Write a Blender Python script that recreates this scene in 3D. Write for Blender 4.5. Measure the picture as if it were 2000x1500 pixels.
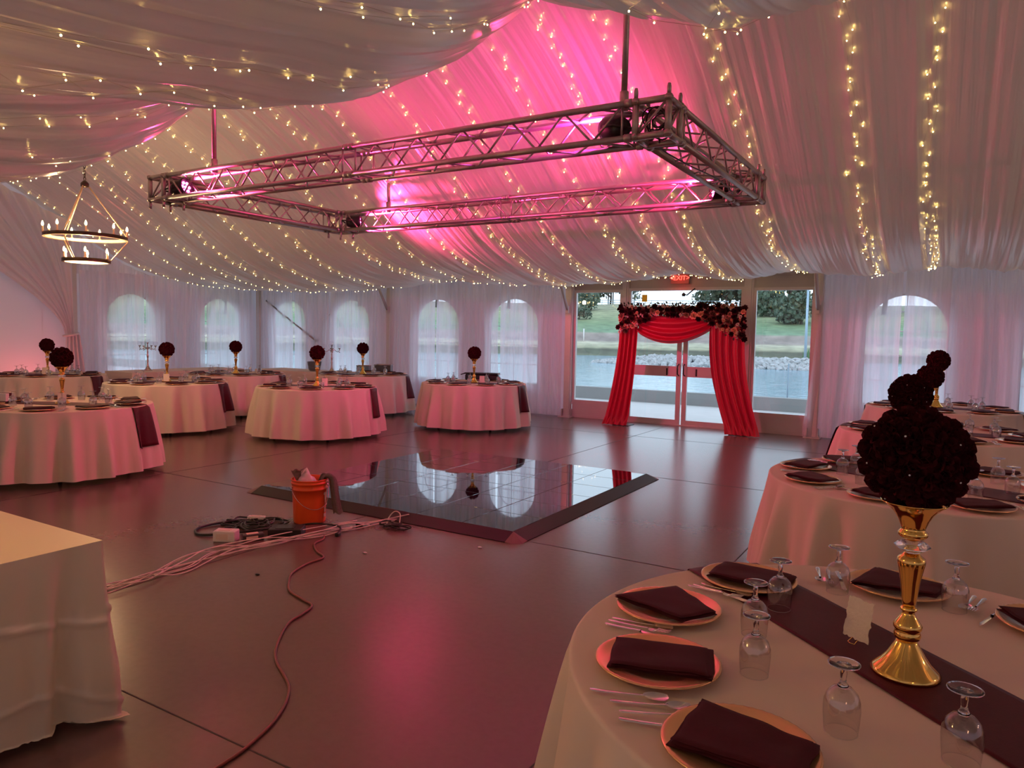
import bpy, math, random
from math import sin, cos, pi, radians, sqrt, atan2, exp, hypot
from mathutils import Vector, Matrix, noise

# ------------------------------------------------------------------ scene, camera, light
for o in list(bpy.data.objects): bpy.data.objects.remove(o)
S = bpy.context.scene
COL = S.collection
S.view_settings.view_transform = 'Standard'
S.view_settings.look = 'None'
S.view_settings.gamma = 1.0
S.view_settings.use_curve_mapping = False
S.view_settings.exposure = 0.35

H = 1.65
def make_camera():
    f, p, r, y = 1423.1, .07051, .0187, .54226
    fw = Vector((-sin(y)*cos(p), cos(y)*cos(p), -sin(p)))
    right = Vector((cos(y), sin(y), 0)); up = right.cross(fw)
    r2 = right*cos(r)+up*sin(r); u2 = up*cos(r)-right*sin(r)
    cam = bpy.data.cameras.new('camera'); co = bpy.data.objects.new('camera', cam); COL.objects.link(co)
    m = Matrix((r2, u2, -fw)).transposed().to_4x4(); m.translation = Vector((0, 0, H))
    co.matrix_world = m
    cam.sensor_fit = 'HORIZONTAL'; cam.sensor_width = 36; cam.lens = 36*f/2000
    cam.clip_start = .05; cam.clip_end = 2000
    S.camera = co
make_camera()

WORLD_STRENGTH = 1.9
w = bpy.data.worlds.new('overcast_sky'); S.world = w; w.use_nodes = True
nt = w.node_tree; nt.nodes.clear()
out = nt.nodes.new('ShaderNodeOutputWorld'); bg = nt.nodes.new('ShaderNodeBackground')
tc = nt.nodes.new('ShaderNodeTexCoord'); sx = nt.nodes.new('ShaderNodeSeparateXYZ'); cr = nt.nodes.new('ShaderNodeValToRGB')
cr.color_ramp.elements[0].position = .0; cr.color_ramp.elements[0].color = (.74, .84, .95, 1)
cr.color_ramp.elements[1].position = .6; cr.color_ramp.elements[1].color = (.60, .74, .95, 1)
nt.links.new(tc.outputs['Generated'], sx.inputs[0]); nt.links.new(sx.outputs['Z'], cr.inputs[0])
nt.links.new(cr.outputs[0], bg.inputs[0]); bg.inputs[1].default_value = WORLD_STRENGTH
nt.links.new(bg.outputs[0], out.inputs[0])

def lamp(kind, name, loc, energy, color, size=.3, aim=None, angle=60, blend=.5):
    L = bpy.data.lights.new(name, kind); L.energy = energy; L.color = color
    if kind == 'POINT': L.shadow_soft_size = size
    if kind == 'SPOT': L.shadow_soft_size = size; L.spot_size = radians(angle); L.spot_blend = blend
    if kind == 'AREA':
        L.shape = 'RECTANGLE'; L.size, L.size_y = size
    o = bpy.data.objects.new(name, L); o.location = loc; COL.objects.link(o)
    if aim is not None:
        o.rotation_euler = (Vector(aim)-Vector(loc)).to_track_quat('-Z', 'Y').to_euler()
    return o
WALL_Y = 13.0; GAB_X = -15.7; ARCH_W = 1.15
def portal(loc, size, aim):
    o = lamp('AREA', 'window_portal', loc, 1, (1, 1, 1), size, aim); o.data.cycles.is_portal = True
ARCH_X = [-14.45, -12.35, -9.77, -7.8, -.64, 1.45]
ARCH_Y = [9.57, 11.86]
for ax in ARCH_X: portal((ax, WALL_Y+.05, 1.45), (1.2, 1.8), (ax, 0, 1.45))
for ay in ARCH_Y: portal((GAB_X-.05, ay, 1.45), (1.2, 1.8), (0, ay, 1.45))
portal((-4.21, WALL_Y+.1, 1.25), (4.5, 2.5), (-4.21, 0, 1.25))
# warm light: the chandelier, plus unseen fill points added behind and beside the camera
WARM = (1.0, .60, .36)
lamp('POINT', 'chandelier_glow', (-9.85, 5.4, 2.62), 60, (1, .62, .3), .06)
lamp('POINT', 'hall_fill', (1.6, -.9, 2.3), 9, (1, .50, .26), .08)
lamp('POINT', 'hall_fill', (-3.4, .3, 2.3), 34, (1, .54, .18), .08)
lamp('POINT', 'hall_fill', (4.6, 4.6, 2.4), 48, (1, .48, .28), .08)
lamp('POINT', 'hall_fill', (-14.3, -.5, 2.3), 40, (1, .48, .26), .08)
# stage lights in the truss corners
PINK = (1.0, .04, .20); MAG = (1.0, .05, .45); PINK2 = (1.0, .04, .28)

# ------------------------------------------------------------------ helpers
def link(o):
    COL.objects.link(o); return o
def tag(o, label=None, cat=None, group=None, kind=None):
    if label: o['label'] = label
    if cat: o['category'] = cat
    if group: o['group'] = group
    if kind: o['kind'] = kind
    return o
def empty(name, loc=(0, 0, 0), rz=0):
    o = bpy.data.objects.new(name, None); o.empty_display_size = .1
    o.location = loc; o.rotation_euler = (0, 0, rz); return link(o)
class MB:
    def __init__(s): s.v = []; s.f = []; s.sm = []; s.mi = []; s.cm = 0
    def add(s, vs, fs, smooth=True):
        n = len(s.v); s.v += [tuple(v) for v in vs]
        for f in fs: s.f.append(tuple(n+i for i in f)); s.sm.append(smooth); s.mi.append(s.cm)
        return s
    def box(s, c, d, rz=0, M=None):
        hx, hy, hz = d[0]/2, d[1]/2, d[2]/2; vs = []
        for z in (-hz, hz):
            for x, y in ((-hx, -hy), (hx, -hy), (hx, hy), (-hx, hy)):
                X = x*cos(rz)-y*sin(rz); Y = x*sin(rz)+y*cos(rz)
                vs.append((c[0]+X, c[1]+Y, c[2]+z))
        if M is not None: vs = [M @ Vector(v) for v in vs]
        return s.add(vs, [(3, 2, 1, 0), (4, 5, 6, 7), (0, 1, 5, 4), (1, 2, 6, 5), (2, 3, 7, 6), (3, 0, 4, 7)], False)
    def bbox(s, lo, hi):
        return s.box([(a+b)/2 for a, b in zip(lo, hi)], [b-a for a, b in zip(lo, hi)])
    def lathe(s, prof, n=24, c=(0, 0, 0), M=None, caps=True):
        vs = []; fs = []
        for r, z in prof:
            for i in range(n):
                a = 2*pi*i/n; v = Vector((c[0]+r*cos(a), c[1]+r*sin(a), c[2]+z)); vs.append(M @ v if M is not None else v)
        m = len(prof)
        for j in range(m-1):
            for i in range(n):
                k = (i+1) % n; fs.append((j*n+i, j*n+k, (j+1)*n+k, (j+1)*n+i))
        if caps and prof[0][0] > 1e-4: fs.append(tuple(range(n-1, -1, -1)))
        if caps and prof[-1][0] > 1e-4: fs.append(tuple((m-1)*n+i for i in range(n)))
        return s.add(vs, fs)
    def tube(s, pts, r, n=8, closed=False, taper=None):
        P = [Vector(p) for p in pts]; m = len(P); vs = []; fs = []
        up = None
        for i in range(m):
            if closed: t = (P[(i+1) % m]-P[i-1])
            else: t = P[min(i+1, m-1)]-P[max(i-1, 0)]
            t.normalize()
            if up is None:
                up = Vector((0, 0, 1)) if abs(t.z) < .9 else Vector((1, 0, 0))
            a = t.cross(up); a.normalize(); b = a.cross(t); up = b
            rr = r if taper is None else taper[i]
            for k in range(n):
                q = 2*pi*k/n; vs.append(P[i]+a*rr*cos(q)+b*rr*sin(q))
        for i in range(m if closed else m-1):
            j = (i+1) % m
            for k in range(n):
                l = (k+1) % n; fs.append((i*n+k, i*n+l, j*n+l, j*n+k))
        if not closed: fs += [tuple(range(n-1, -1, -1)), tuple((m-1)*n+k for k in range(n))]
        return s.add(vs, fs)
    def grid(s, nu, nv, fn, smooth=True, closeu=False):
        vs = [fn(i/nu, j/nv) for j in range(nv+1) for i in range(nu if closeu else nu+1)]
        W = nu if closeu else nu+1; fs = []
        for j in range(nv):
            for i in range(nu):
                k = (i+1) % W if closeu else i+1
                fs.append((j*W+i, j*W+k, (j+1)*W+k, (j+1)*W+i))
        return s.add(vs, fs, smooth)
    def mesh(s, name, mats):
        me = bpy.data.meshes.new(name); me.from_pydata(s.v, [], s.f); me.update()
        me.polygons.foreach_set('use_smooth', s.sm)
        if not isinstance(mats, (list, tuple)): mats = [mats]
        for m in mats: me.materials.append(m)
        if len(mats) > 1: me.polygons.foreach_set('material_index', s.mi)
        return me
    def obj(s, name, mats, parent=None, loc=None):
        o = bpy.data.objects.new(name, s.mesh(name, mats)); link(o)
        if parent is not None: o.parent = parent
        if loc is not None: o.location = loc
        return o
def inst(me, name, parent=None, loc=(0, 0, 0), rot=(0, 0, 0), sc=1):
    o = bpy.data.objects.new(name, me); link(o)
    if parent is not None: o.parent = parent
    o.location = loc; o.rotation_euler = rot
    o.scale = (sc, sc, sc) if not isinstance(sc, (tuple, list)) else sc
    return o
def copy_tree(o, parent=None):
    c = o.copy(); COL.objects.link(c); c.parent = parent
    for ch in CH.get(o.name, ()): copy_tree(ch, c)
    return c
CH = {}
def reg(o):
    CH.clear()
    for ob in bpy.data.objects:
        if ob.parent is not None: CH.setdefault(ob.parent.name, []).append(ob)
    return o
def struct(o): o['kind'] = 'structure'; return o
def catmull(pts, sub=8):
    P = [Vector(p) for p in pts]; P = [P[0]*2-P[1]]+P+[P[-1]*2-P[-2]]; o = []
    for i in range(1, len(P)-2):
        for k in range(sub):
            t = k/sub; a, b, c, d = P[i-1:i+3]
            o.append(.5*((2*b)+(c-a)*t+(2*a-5*b+4*c-d)*t*t+(3*b-a-3*c+d)*t**3))
    o.append(P[-2]); return o
def lerp(x, xs, ys):
    if x <= xs[0]: return ys[0]
    for i in range(len(xs)-1):
        if x <= xs[i+1]:
            t = (x-xs[i])/(xs[i+1]-xs[i]); return ys[i]+(ys[i+1]-ys[i])*t
    return ys[-1]

# ------------------------------------------------------------------ materials
def mat(name, color, rough=.6, metal=0, noise_amt=0, noise_scale=20, bump=0, bump_scale=60, **kw):
    m = bpy.data.materials.new(name); m.use_nodes = True; N = m.node_tree; b = N.nodes['Principled BSDF']
    b.inputs['Base Color'].default_value = (*color, 1); b.inputs['Roughness'].default_value = rough; b.inputs['Metallic'].default_value = metal
    for k, v in kw.items():
        b.inputs[k.replace('_', ' ')].default_value = v
    if noise_amt or bump:
        co = N.nodes.new('ShaderNodeTexCoord')
        nz = N.nodes.new('ShaderNodeTexNoise'); nz.inputs['Scale'].default_value = noise_scale; nz.inputs['Detail'].default_value = 4
        N.links.new(co.outputs['Object'], nz.inputs['Vector'])
        if noise_amt:
            mx = N.nodes.new('ShaderNodeMix'); mx.data_type = 'RGBA'
            mx.inputs[6].default_value = (*[c*(1-noise_amt) for c in color], 1)
            mx.inputs[7].default_value = (*[min(1, c*(1+noise_amt)) for c in color], 1)
            N.links.new(nz.outputs[0], mx.inputs[0]); N.links.new(mx.outputs[2], b.inputs['Base Color'])
        if bump:
            n2 = N.nodes.new('ShaderNodeTexNoise'); n2.inputs['Scale'].default_value = bump_scale; n2.inputs['Detail'].default_value = 3
            N.links.new(co.outputs['Object'], n2.inputs['Vector'])
            bp = N.nodes.new('ShaderNodeBump'); bp.inputs['Strength'].default_value = bump; bp.inputs['Distance'].default_value = .01
            N.links.new(n2.outputs[0], bp.inputs['Height']); N.links.new(bp.outputs[0], b.inputs['Normal'])
    return m
def emis(name, color, strength):
    m = bpy.data.materials.new(name); m.use_nodes = True; N = m.node_tree; N.nodes.clear()
    e = N.nodes.new('ShaderNodeEmission'); o = N.nodes.new('ShaderNodeOutputMaterial')
    e.inputs[0].default_value = (*color, 1); e.inputs[1].default_value = strength; N.links.new(e.outputs[0], o.inputs[0]); return m
def fabric(name, color, trans=.3, sheer=0.0, gloss=.08, grough=.35, streak=None):
    """thin cloth: diffuse + translucent + a little sheen of its own, optionally see-through"""
    m = bpy.data.materials.new(name); m.use_nodes = True; N = m.node_tree; N.nodes.clear(); L = N.links.new
    o = N.nodes.new('ShaderNodeOutputMaterial'); d = N.nodes.new('ShaderNodeBsdfDiffuse'); t = N.nodes.new('ShaderNodeBsdfTranslucent')
    d.inputs[0].default_value = (*color, 1); t.inputs[0].default_value = (*color, 1)
    a = N.nodes.new('ShaderNodeMixShader'); a.inputs[0].default_value = trans; L(d.outputs[0], a.inputs[1]); L(t.outputs[0], a.inputs[2])
    g = N.nodes.new('ShaderNodeBsdfGlossy'); g.inputs['Roughness'].default_value = grough; g.inputs[0].default_value = (1, 1, 1, 1)
    b = N.nodes.new('ShaderNodeMixShader'); b.inputs[0].default_value = gloss; L(a.outputs[0], b.inputs[1]); L(g.outputs[0], b.inputs[2])
    last = b
    if streak:
        co = N.nodes.new('ShaderNodeTexCoord'); mp = N.nodes.new('ShaderNodeMapping'); mp.inputs['Scale'].default_value = streak
        nz = N.nodes.new('ShaderNodeTexNoise'); nz.inputs['Scale'].default_value = 13; nz.inputs['Detail'].default_value = 2; nz.inputs['Roughness'].default_value = .5
        L(co.outputs['Object'], mp.inputs[0]); L(mp.outputs[0], nz.inputs['Vector'])
        bp = N.nodes.new('ShaderNodeBump'); bp.inputs['Strength'].default_value = .55; bp.inputs['Distance'].default_value = .05; L(nz.outputs[0], bp.inputs['Height'])
        for k_ in (d, t, g): L(bp.outputs[0], k_.inputs['Normal'])
    if sheer:
        tr = N.nodes.new('ShaderNodeBsdfTransparent'); c = N.nodes.new('ShaderNodeMixShader'); c.inputs[0].default_value = sheer
        L(b.outputs[0], c.inputs[1]); L(tr.outputs[0], c.inputs[2]); last = c
        # gathered threads: the weave is denser in some strips than in others
        co = N.nodes.new('ShaderNodeTexCoord'); mp = N.nodes.new('ShaderNodeMapping'); mp.inputs['Scale'].default_value = (1, 1, .04)
        nz = N.nodes.new('ShaderNodeTexNoise'); nz.inputs['Scale'].default_value = 9; nz.inputs['Detail'].default_value = 3
        mr = N.nodes.new('ShaderNodeMapRange'); mr.inputs[1].default_value = .35; mr.inputs[2].default_value = .65
        mr.inputs[3].default_value = sheer*.55; mr.inputs[4].default_value = min(.95, sheer*1.45)
        L(co.outputs['Object'], mp.inputs[0]); L(mp.outputs[0], nz.inputs['Vector']); L(nz.outputs[0], mr.inputs[0]); L(mr.outputs[0], c.inputs[0])
    L(last.outputs[0], o.inputs[0]); return m
def pane(name, tint=(.96, .98, 1), refl=1.45, rough=0.0):
    m = bpy.data.materials.new(name); m.use_nodes = True; N = m.node_tree; N.nodes.clear(); L = N.links.new
    o = N.nodes.new('ShaderNodeOutputMaterial'); t = N.nodes.new('ShaderNodeBsdfTransparent'); t.inputs[0].default_value = (*tint, 1)
    g = N.nodes.new('ShaderNodeBsdfGlossy'); g.inputs['Roughness'].default_value = rough
    lw = N.nodes.new('ShaderNodeLayerWeight'); lw.inputs[0].default_value = .5
    pw = N.nodes.new('ShaderNodeMath'); pw.operation = 'POWER'; pw.inputs[1].default_value = 4.5; L(lw.outputs['Facing'], pw.inputs[0])
    f = N.nodes.new('ShaderNodeMath'); f.operation = 'MULTIPLY_ADD'; r0 = ((refl-1)/(refl+1))**2; f.inputs[1].default_value = .85-r0; f.inputs[2].default_value = r0; L(pw.outputs[0], f.inputs[0])
    x = N.nodes.new('ShaderNodeMixShader'); L(f.outputs[0], x.inputs[0]); L(t.outputs[0], x.inputs[1]); L(g.outputs[0], x.inputs[2]); L(x.outputs[0], o.inputs[0]); return m
def glass(name, ior=1.5):
    m = bpy.data.materials.new(name); m.use_nodes = True; N = m.node_tree; N.nodes.clear()
    o = N.nodes.new('ShaderNodeOutputMaterial'); g = N.nodes.new('ShaderNodeBsdfGlass'); g.inputs['IOR'].default_value = ior; g.inputs['Roughness'].default_value = 0
    N.links.new(g.outputs[0], o.inputs[0]); return m

M = {}
M['drape'] = fabric('ceiling_sheer', (.84, .79, .75), .28, 0, .17, .27, (1, .035, .035))
M['sheer'] = fabric('curtain_sheer', (.86, .83, .88), .50, .31, .03, .4, (1, 1, .03))
M['swag_sheer'] = fabric('gable_sheer', (.80, .78, .82), .35, 0, .05, .4)
M['vinyl'] = fabric('tent_vinyl', (.82, .80, .84), .28, 0, .03, .5)
M['roof'] = fabric('roof_vinyl', (.86, .77, .69), .38, 0, .03, .5)
M['white_frame'] = mat('white_window_bars', (.75, .75, .78), .5)
M['clear'] = pane('clear_vinyl', (.9, .95, 1), 1.3)
M['glass_pane'] = pane('window_glass', (.93, .97, .98), 1.5)
M['alu'] = mat('brushed_aluminium', (.62, .59, .57), .40, .3, .06, 30)
M['truss'] = mat('truss_aluminium', (.40, .36, .34), .42, .9, .15, 40)
M['chrome'] = mat('polished_steel', (.75, .75, .76), .16, 1)
M['frame_paint'] = mat('door_aluminium', (.58, .54, .52), .42, .15, .05, 10)
M['panel'] = mat('header_panel', (.42, .38, .35), .5, .2, .05, 4)
M['cloth'] = fabric('table_linen', (.78, .66, .55), .08, 0, .03, .5)
M['ivory'] = fabric('ivory_satin', (.80, .70, .52), .05, 0, .10, .36)
M['burgundy'] = mat('burgundy_satin', (.085, .005, .013), .5, 0, .2, 40, .05, 200, Specular_IOR_Level=.22)
M['napkin'] = mat('burgundy_napkin_cloth', (.060, .004, .009), .7, 0, .2, 60, .12, 500, Specular_IOR_Level=.25)
M['petal'] = mat('burgundy_petals', (.058, .004, .009), .85, 0, .3, 30, Specular_IOR_Level=.15)
M['red_chiffon'] = fabric('red_chiffon', (.62, .008, .035), .28, 0, .05, .35)
M['gold'] = mat('polished_gold', (.95, .60, .16), .10, 1)
M['rosegold'] = mat('charger_gold', (.85, .50, .26), .26, .75, .05, 30)
M['crystal'] = glass('crystal', 1.52)
M['bowl'] = pane('goblet_bowl_glass', (.97, .97, .97), 2.1, .03)
M['steel'] = mat('cutlery_steel', (.78, .74, .72), .14, 1)
M['gem'] = mat('rhinestone', (.95, .95, .95), .05, 0, Specular_IOR_Level=1.0)
M['black'] = mat('matte_black', (.012, .011, .012), .5)
M['blackmetal'] = mat('lamp_body_black', (.015, .014, .015), .38, .2)
M['cable_black'] = mat('black_cable', (.012, .012, .012), .45)
M['cable_white'] = mat('white_cable', (.72, .60, .54), .5)
M['cable_red'] = mat('rusty_red_cable', (.22, .055, .04), .45)
M['paper'] = mat('torn_cream_paper', (.78, .72, .60), .9, 0, .08, 40, .4, 120)
M['orange'] = mat('orange_plastic', (.85, .10, .015), .38)
M['white_print'] = mat('white_print', (.85, .6, .5), .6)
M['rag'] = mat('grey_rag', (.16, .12, .11), .95, 0, .3, 60, .5, 80)
M['white_plastic'] = mat('white_plastic', (.75, .7, .68), .45)
M['bag'] = fabric('clear_plastic_bag', (.85, .8, .82), .4, .3, .15, .2)
M['yellow'] = mat('yellow_sticker', (.9, .75, .02), .5)
M['bronze'] = mat('dark_bronze', (.07, .045, .035), .35, .7)
M['cream_metal'] = mat('cream_inner_band', (.80, .62, .40), .4, .3)
M['candle'] = mat('candle_sleeve', (.85, .62, .42), .5)
M['bulb'] = emis('candle_bulb', (1, .62, .25), 22)
M['fairy'] = emis('fairy_bulb', (1, .66, .18), 34)
M['wire'] = mat('clear_wire', (.45, .38, .28), .4)
M['led'] = emis('pink_led', (1, .10, .45), 14)
M['exit'] = emis('exit_letters', (1, .06, .04), 4.0)
M['exitface'] = mat('exit_sign_face', (.35, .22, .19), .5)
M['silver'] = mat('silver_candelabra', (.55, .45, .42), .25, .9)
M['votive'] = pane('votive_glass', (.95, .95, .97), 1.6, .05)
M['concrete_out'] = mat('patio_concrete', (.50, .46, .42), .8, 0, .1, 3)
M['rocks'] = mat('riprap_rock', (.40, .39, .375), .9, 0, .35, 2)
M['leaf'] = mat('tree_leaves', (.105, .145, .095), .8, 0, .5, .6)
M['bark'] = mat('bark', (.09, .07, .055), .9)
M['post_out'] = mat('painted_pole', (.25, .33, .38), .5)

# concrete floor with saw-cut joints (geometry of the cuts is in the shader's bump and colour)
def floor_mat():
    m = bpy.data.materials.new('polished_concrete'); m.use_nodes = True; N = m.node_tree; L = N.links.new; b = N.nodes['Principled BSDF']
    co = N.nodes.new('ShaderNodeTexCoord'); n1 = N.nodes.new('ShaderNodeTexNoise'); n1.inputs['Scale'].default_value = .45; n1.inputs['Detail'].default_value = 3; n1.normalize = True
    n2 = N.nodes.new('ShaderNodeTexNoise'); n2.inputs['Scale'].default_value = 24; n2.inputs['Detail'].default_value = 4
    L(co.outputs['Object'], n1.inputs['Vector']); L(co.outputs['Object'], n2.inputs['Vector'])
    mx = N.nodes.new('ShaderNodeMix'); mx.data_type = 'RGBA'; mx.inputs[6].default_value = (.125, .078, .064, 1); mx.inputs[7].default_value = (.175, .115, .097, 1)
    L(n1.outputs[0], mx.inputs[0])
    m2 = N.nodes.new('ShaderNodeMix'); m2.data_type = 'RGBA'; m2.blend_type = 'MULTIPLY'; m2.inputs[0].default_value = .5
    rp = N.nodes.new('ShaderNodeValToRGB'); rp.color_ramp.elements[0].position = .35; rp.color_ramp.elements[0].color = (.88, .88, .88, 1); rp.color_ramp.elements[1].position = .6
    L(n2.outputs[0], rp.inputs[0]); L(mx.outputs[2], m2.inputs[6]); L(rp.outputs[0], m2.inputs[7])
    L(m2.outputs[2], b.inputs['Base Color'])
    mr = N.nodes.new('ShaderNodeMapRange'); b.inputs['Roughness'].default_value = .25
    bp = N.nodes.new('ShaderNodeBump'); bp.inputs['Strength'].default_value = .02; bp.inputs['Distance'].default_value = .004; L(n2.outputs[0], bp.inputs['Height'])
    b.inputs['Specular IOR Level'].default_value = .6
    return m
M['floor'] = floor_mat()
M['joint'] = mat('joint_filler', (.05, .035, .03), .7)

def water_mat():
    m = bpy.data.materials.new('lake_water'); m.use_nodes = True; N = m.node_tree; L = N.links.new; b = N.nodes['Principled BSDF']
    b.inputs['Base Color'].default_value = (.21, .34, .40, 1); b.inputs['Roughness'].default_value = .12
    co = N.nodes.new('ShaderNodeTexCoord'); mp = N.nodes.new('ShaderNodeMapping'); mp.inputs['Scale'].default_value = (.6, 1.4, 1)
    n = N.nodes.new('ShaderNodeTexNoise'); n.inputs['Scale'].default_value = 1.6; n.inputs['Detail'].default_value = 5
    bp = N.nodes.new('ShaderNodeBump'); bp.inputs['Strength'].default_value = .5; bp.inputs['Distance'].default_value = .12
    L(co.outputs['Object'], mp.inputs[0]); L(mp.outputs[0], n.inputs['Vector']); L(n.outputs[0], bp.inputs['Height']); L(bp.outputs[0], b.inputs['Normal'])
    return m
M['water'] = water_mat()
def bank_mat():
    m = bpy.data.materials.new('river_bank'); m.use_nodes = True; N = m.node_tree; L = N.links.new; b = N.nodes['Principled BSDF']
    b.inputs['Roughness'].default_value = .95
    co = N.nodes.new('ShaderNodeTexCoord'); sp = N.nodes.new('ShaderNodeSeparateXYZ'); L(co.outputs['Object'], sp.inputs[0])
    n = N.nodes.new('ShaderNodeTexNoise'); n.inputs['Scale'].default_value = .09; n.inputs['Detail'].default_value = 6; L(co.outputs['Object'], n.inputs['Vector'])
    ad = N.nodes.new('ShaderNodeMath'); ad.operation = 'MULTIPLY_ADD'; ad.inputs[1].default_value = .5; ad.inputs[2].default_value = -.25; L(n.outputs[0], ad.inputs[0])
    a2 = N.nodes.new('ShaderNodeMath'); L(sp.outputs['Z'], a2.inputs[0]); L(ad.outputs[0], a2.inputs[1])
    mr = N.nodes.new('ShaderNodeMapRange'); mr.inputs[1].default_value = -1; mr.inputs[2].default_value = 8; L(a2.outputs[0], mr.inputs[0])
    r = N.nodes.new('ShaderNodeValToRGB'); e = r.color_ramp.elements
    stops = [(0, (.16, .17, .10)), (.115, (.08, .08, .05)), (.135, (.30, .28, .17)), (.19, (.42, .38, .26)), (.215, (.24, .19, .16)), (.31, (.29, .23, .19)), (.335, (.15, .23, .13)), (.44, (.15, .22, .10)), (.62, (.27, .28, .14)), (.84, (.27, .25, .16)), (.95, (.25, .24, .18))]
    e[0].position = 0; e[0].color = (*stops[0][1], 1); e[1].position = stops[1][0]; e[1].color = (*stops[1][1], 1)
    for p, c in stops[2:]:
        q = e.new(p); q.color = (*c, 1)
    L(mr.outputs[0], r.inputs[0])
    n2 = N.nodes.new('ShaderNodeTexNoise'); n2.inputs['Scale'].default_value = .8; n2.inputs['Detail'].default_value = 6; L(co.outputs['Object'], n2.inputs['Vector'])
    m2 = N.nodes.new('ShaderNodeMix'); m2.data_type = 'RGBA'; m2.blend_type = 'OVERLAY'; m2.inputs[0].default_value = .7
    L(r.outputs[0], m2.inputs[6]); L(n2.outputs[0], m2.inputs[7]); L(m2.outputs[2], b.inputs['Base Color'])
    return m
M['bank'] = bank_mat()
def tile_mat():
    m = mat('glossy_black_tile', (.012, .013, .016), .025); m.node_tree.nodes['Principled BSDF'].inputs['IOR'].default_value = 2.9; return m
M['tile'] = tile_mat()

# ------------------------------------------------------------------ the tent shell
X0, X1, Y0, Y1 = GAB_X, 7.2, -2.2, WALL_Y
RIDGE_Y = 5.4
b = MB(); b.bbox((X0-.3, Y0-.3, -.2), (X1+.3, Y1+.12, 0)); fl = struct(b.obj('floor', M['floor']))
jn = MB()
for x in (-1.29, -4.38, -7.5, -10.6, -13.7, 1.8, 4.9): jn.bbox((x-.004, Y0, -.002), (x+.004, Y1-.03, .0012))
for y in (1.835, 4.945, 8.06, 11.17, -1.27): jn.bbox((X0, y-.004, -.002), (X1, y+.004, .0012))
struct(jn.obj('trim_1', M['joint']))
def arched_wall(name, ax, at, a0, a1, top, arches, r=ARCH_W/2, sill=.58, spring=1.78):
    """vinyl wall along x (ax=0) or y (ax=1) with arched openings; top is a height function"""
    b = MB()
    P = (lambda u, z: (u, at, z)) if ax == 0 else (lambda u, z: (at, u, z))
    cuts = [a0, a1]
    for c in arches:
        for i in range(25): cuts.append(c+r*cos(pi*i/24))
    k = a0
    while k < a1: cuts.append(k); k += 1.1
    cuts = sorted(set(round(c, 4) for c in cuts))
    for u, v in zip(cuts[:-1], cuts[1:]):
        mid = (u+v)/2; c = next((c for c in arches if abs(mid-c) < r), None)
        if c is None: b.add([P(u, 0), P(v, 0), P(v, top(v)), P(u, top(u))], [(0, 1, 2, 3)], False)
        else:
            h = lambda t: spring+sqrt(max(0, r*r-(t-c)**2))
            b.add([P(u, 0), P(v, 0), P(v, sill), P(u, sill)], [(0, 1, 2, 3)], False)
            b.add([P(u, h(u)), P(v, h(v)), P(v, top(v)), P(u, top(u))], [(0, 1, 2, 3)], False)
    o = struct(b.obj(name, M['vinyl'])); s = o.modifiers.new('thick', 'SOLIDIFY'); s.thickness = .006; s.offset = 0
    return o
EAVE = 2.95; RZ = 5.25
def roofz(y): return EAVE+(RZ-EAVE)*(1-abs(y-RIDGE_Y)/(Y1-RIDGE_Y))
arched_wall('wall_back', 0, WALL_Y, X0, -6.47, lambda u: EAVE, [a for a in ARCH_X if a < -6])
arched_wall('wall_back', 0, WALL_Y, -1.9, X1, lambda u: EAVE, [a for a in ARCH_X if a > -2])
arched_wall('wall_left', 1, GAB_X, Y0, Y1, roofz, ARCH_Y)
arched_wall('wall_right', 1, X1, Y0, Y1, roofz, [])
arched_wall('wall_front', 0, Y0, X0, X1, lambda u: EAVE, [])
b = MB()
for ya, yb in ((Y0, RIDGE_Y), (RIDGE_Y, Y1)):
    b.add([(X0, ya, roofz(ya)), (X1, ya, roofz(ya)), (X1, yb, roofz(yb)), (X0, yb, roofz(yb))], [(0, 1, 2, 3)], False)
o = struct(b.obj('ceiling', M['roof'])); s = o.modifiers.new('thick', 'SOLIDIFY'); s.thickness = .006

def arch_window(name, ax, at, c, r=ARCH_W/2, sill=.58, spring=1.78):
    root = struct(empty(name))
    P = (lambda u, z, d=0: (u, at+d, z)) if ax == 0 else (lambda u, z, d=0: (at+d, u, z))
    g = MB(); rim = [(c-r, sill), (c+r, sill)]+[(c+r*cos(pi*i/20), spring+r*sin(pi*i/20)) for i in range(21)]
    g.add([P(u, z, .004) for u, z in rim], [tuple(range(len(rim)))], False); g.obj('pane', M['clear'], root)
    f = MB(); f.tube([P(u, z) for u, z in rim], .014, 6, closed=True)
    for z in (1.0, 1.4, 1.78): f.tube([P(c-r, z), P(c+r, z)], .007, 5)
    f.tube([P(c, sill), P(c, spring+r)], .007, 5)
    f.tube([P(c+r*.55*cos(pi*i/14), spring+r*.55*sin(pi*i/14)) for i in range(15)], .007, 5)
    f.obj('window_frame', M['white_frame'], root)
n = 1
for c in ARCH_X: arch_window('window_%d' % n, 0, WALL_Y, c); n += 1
for c in ARCH_Y: arch_window('window_%d' % n, 1, GAB_X, c); n += 1

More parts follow.
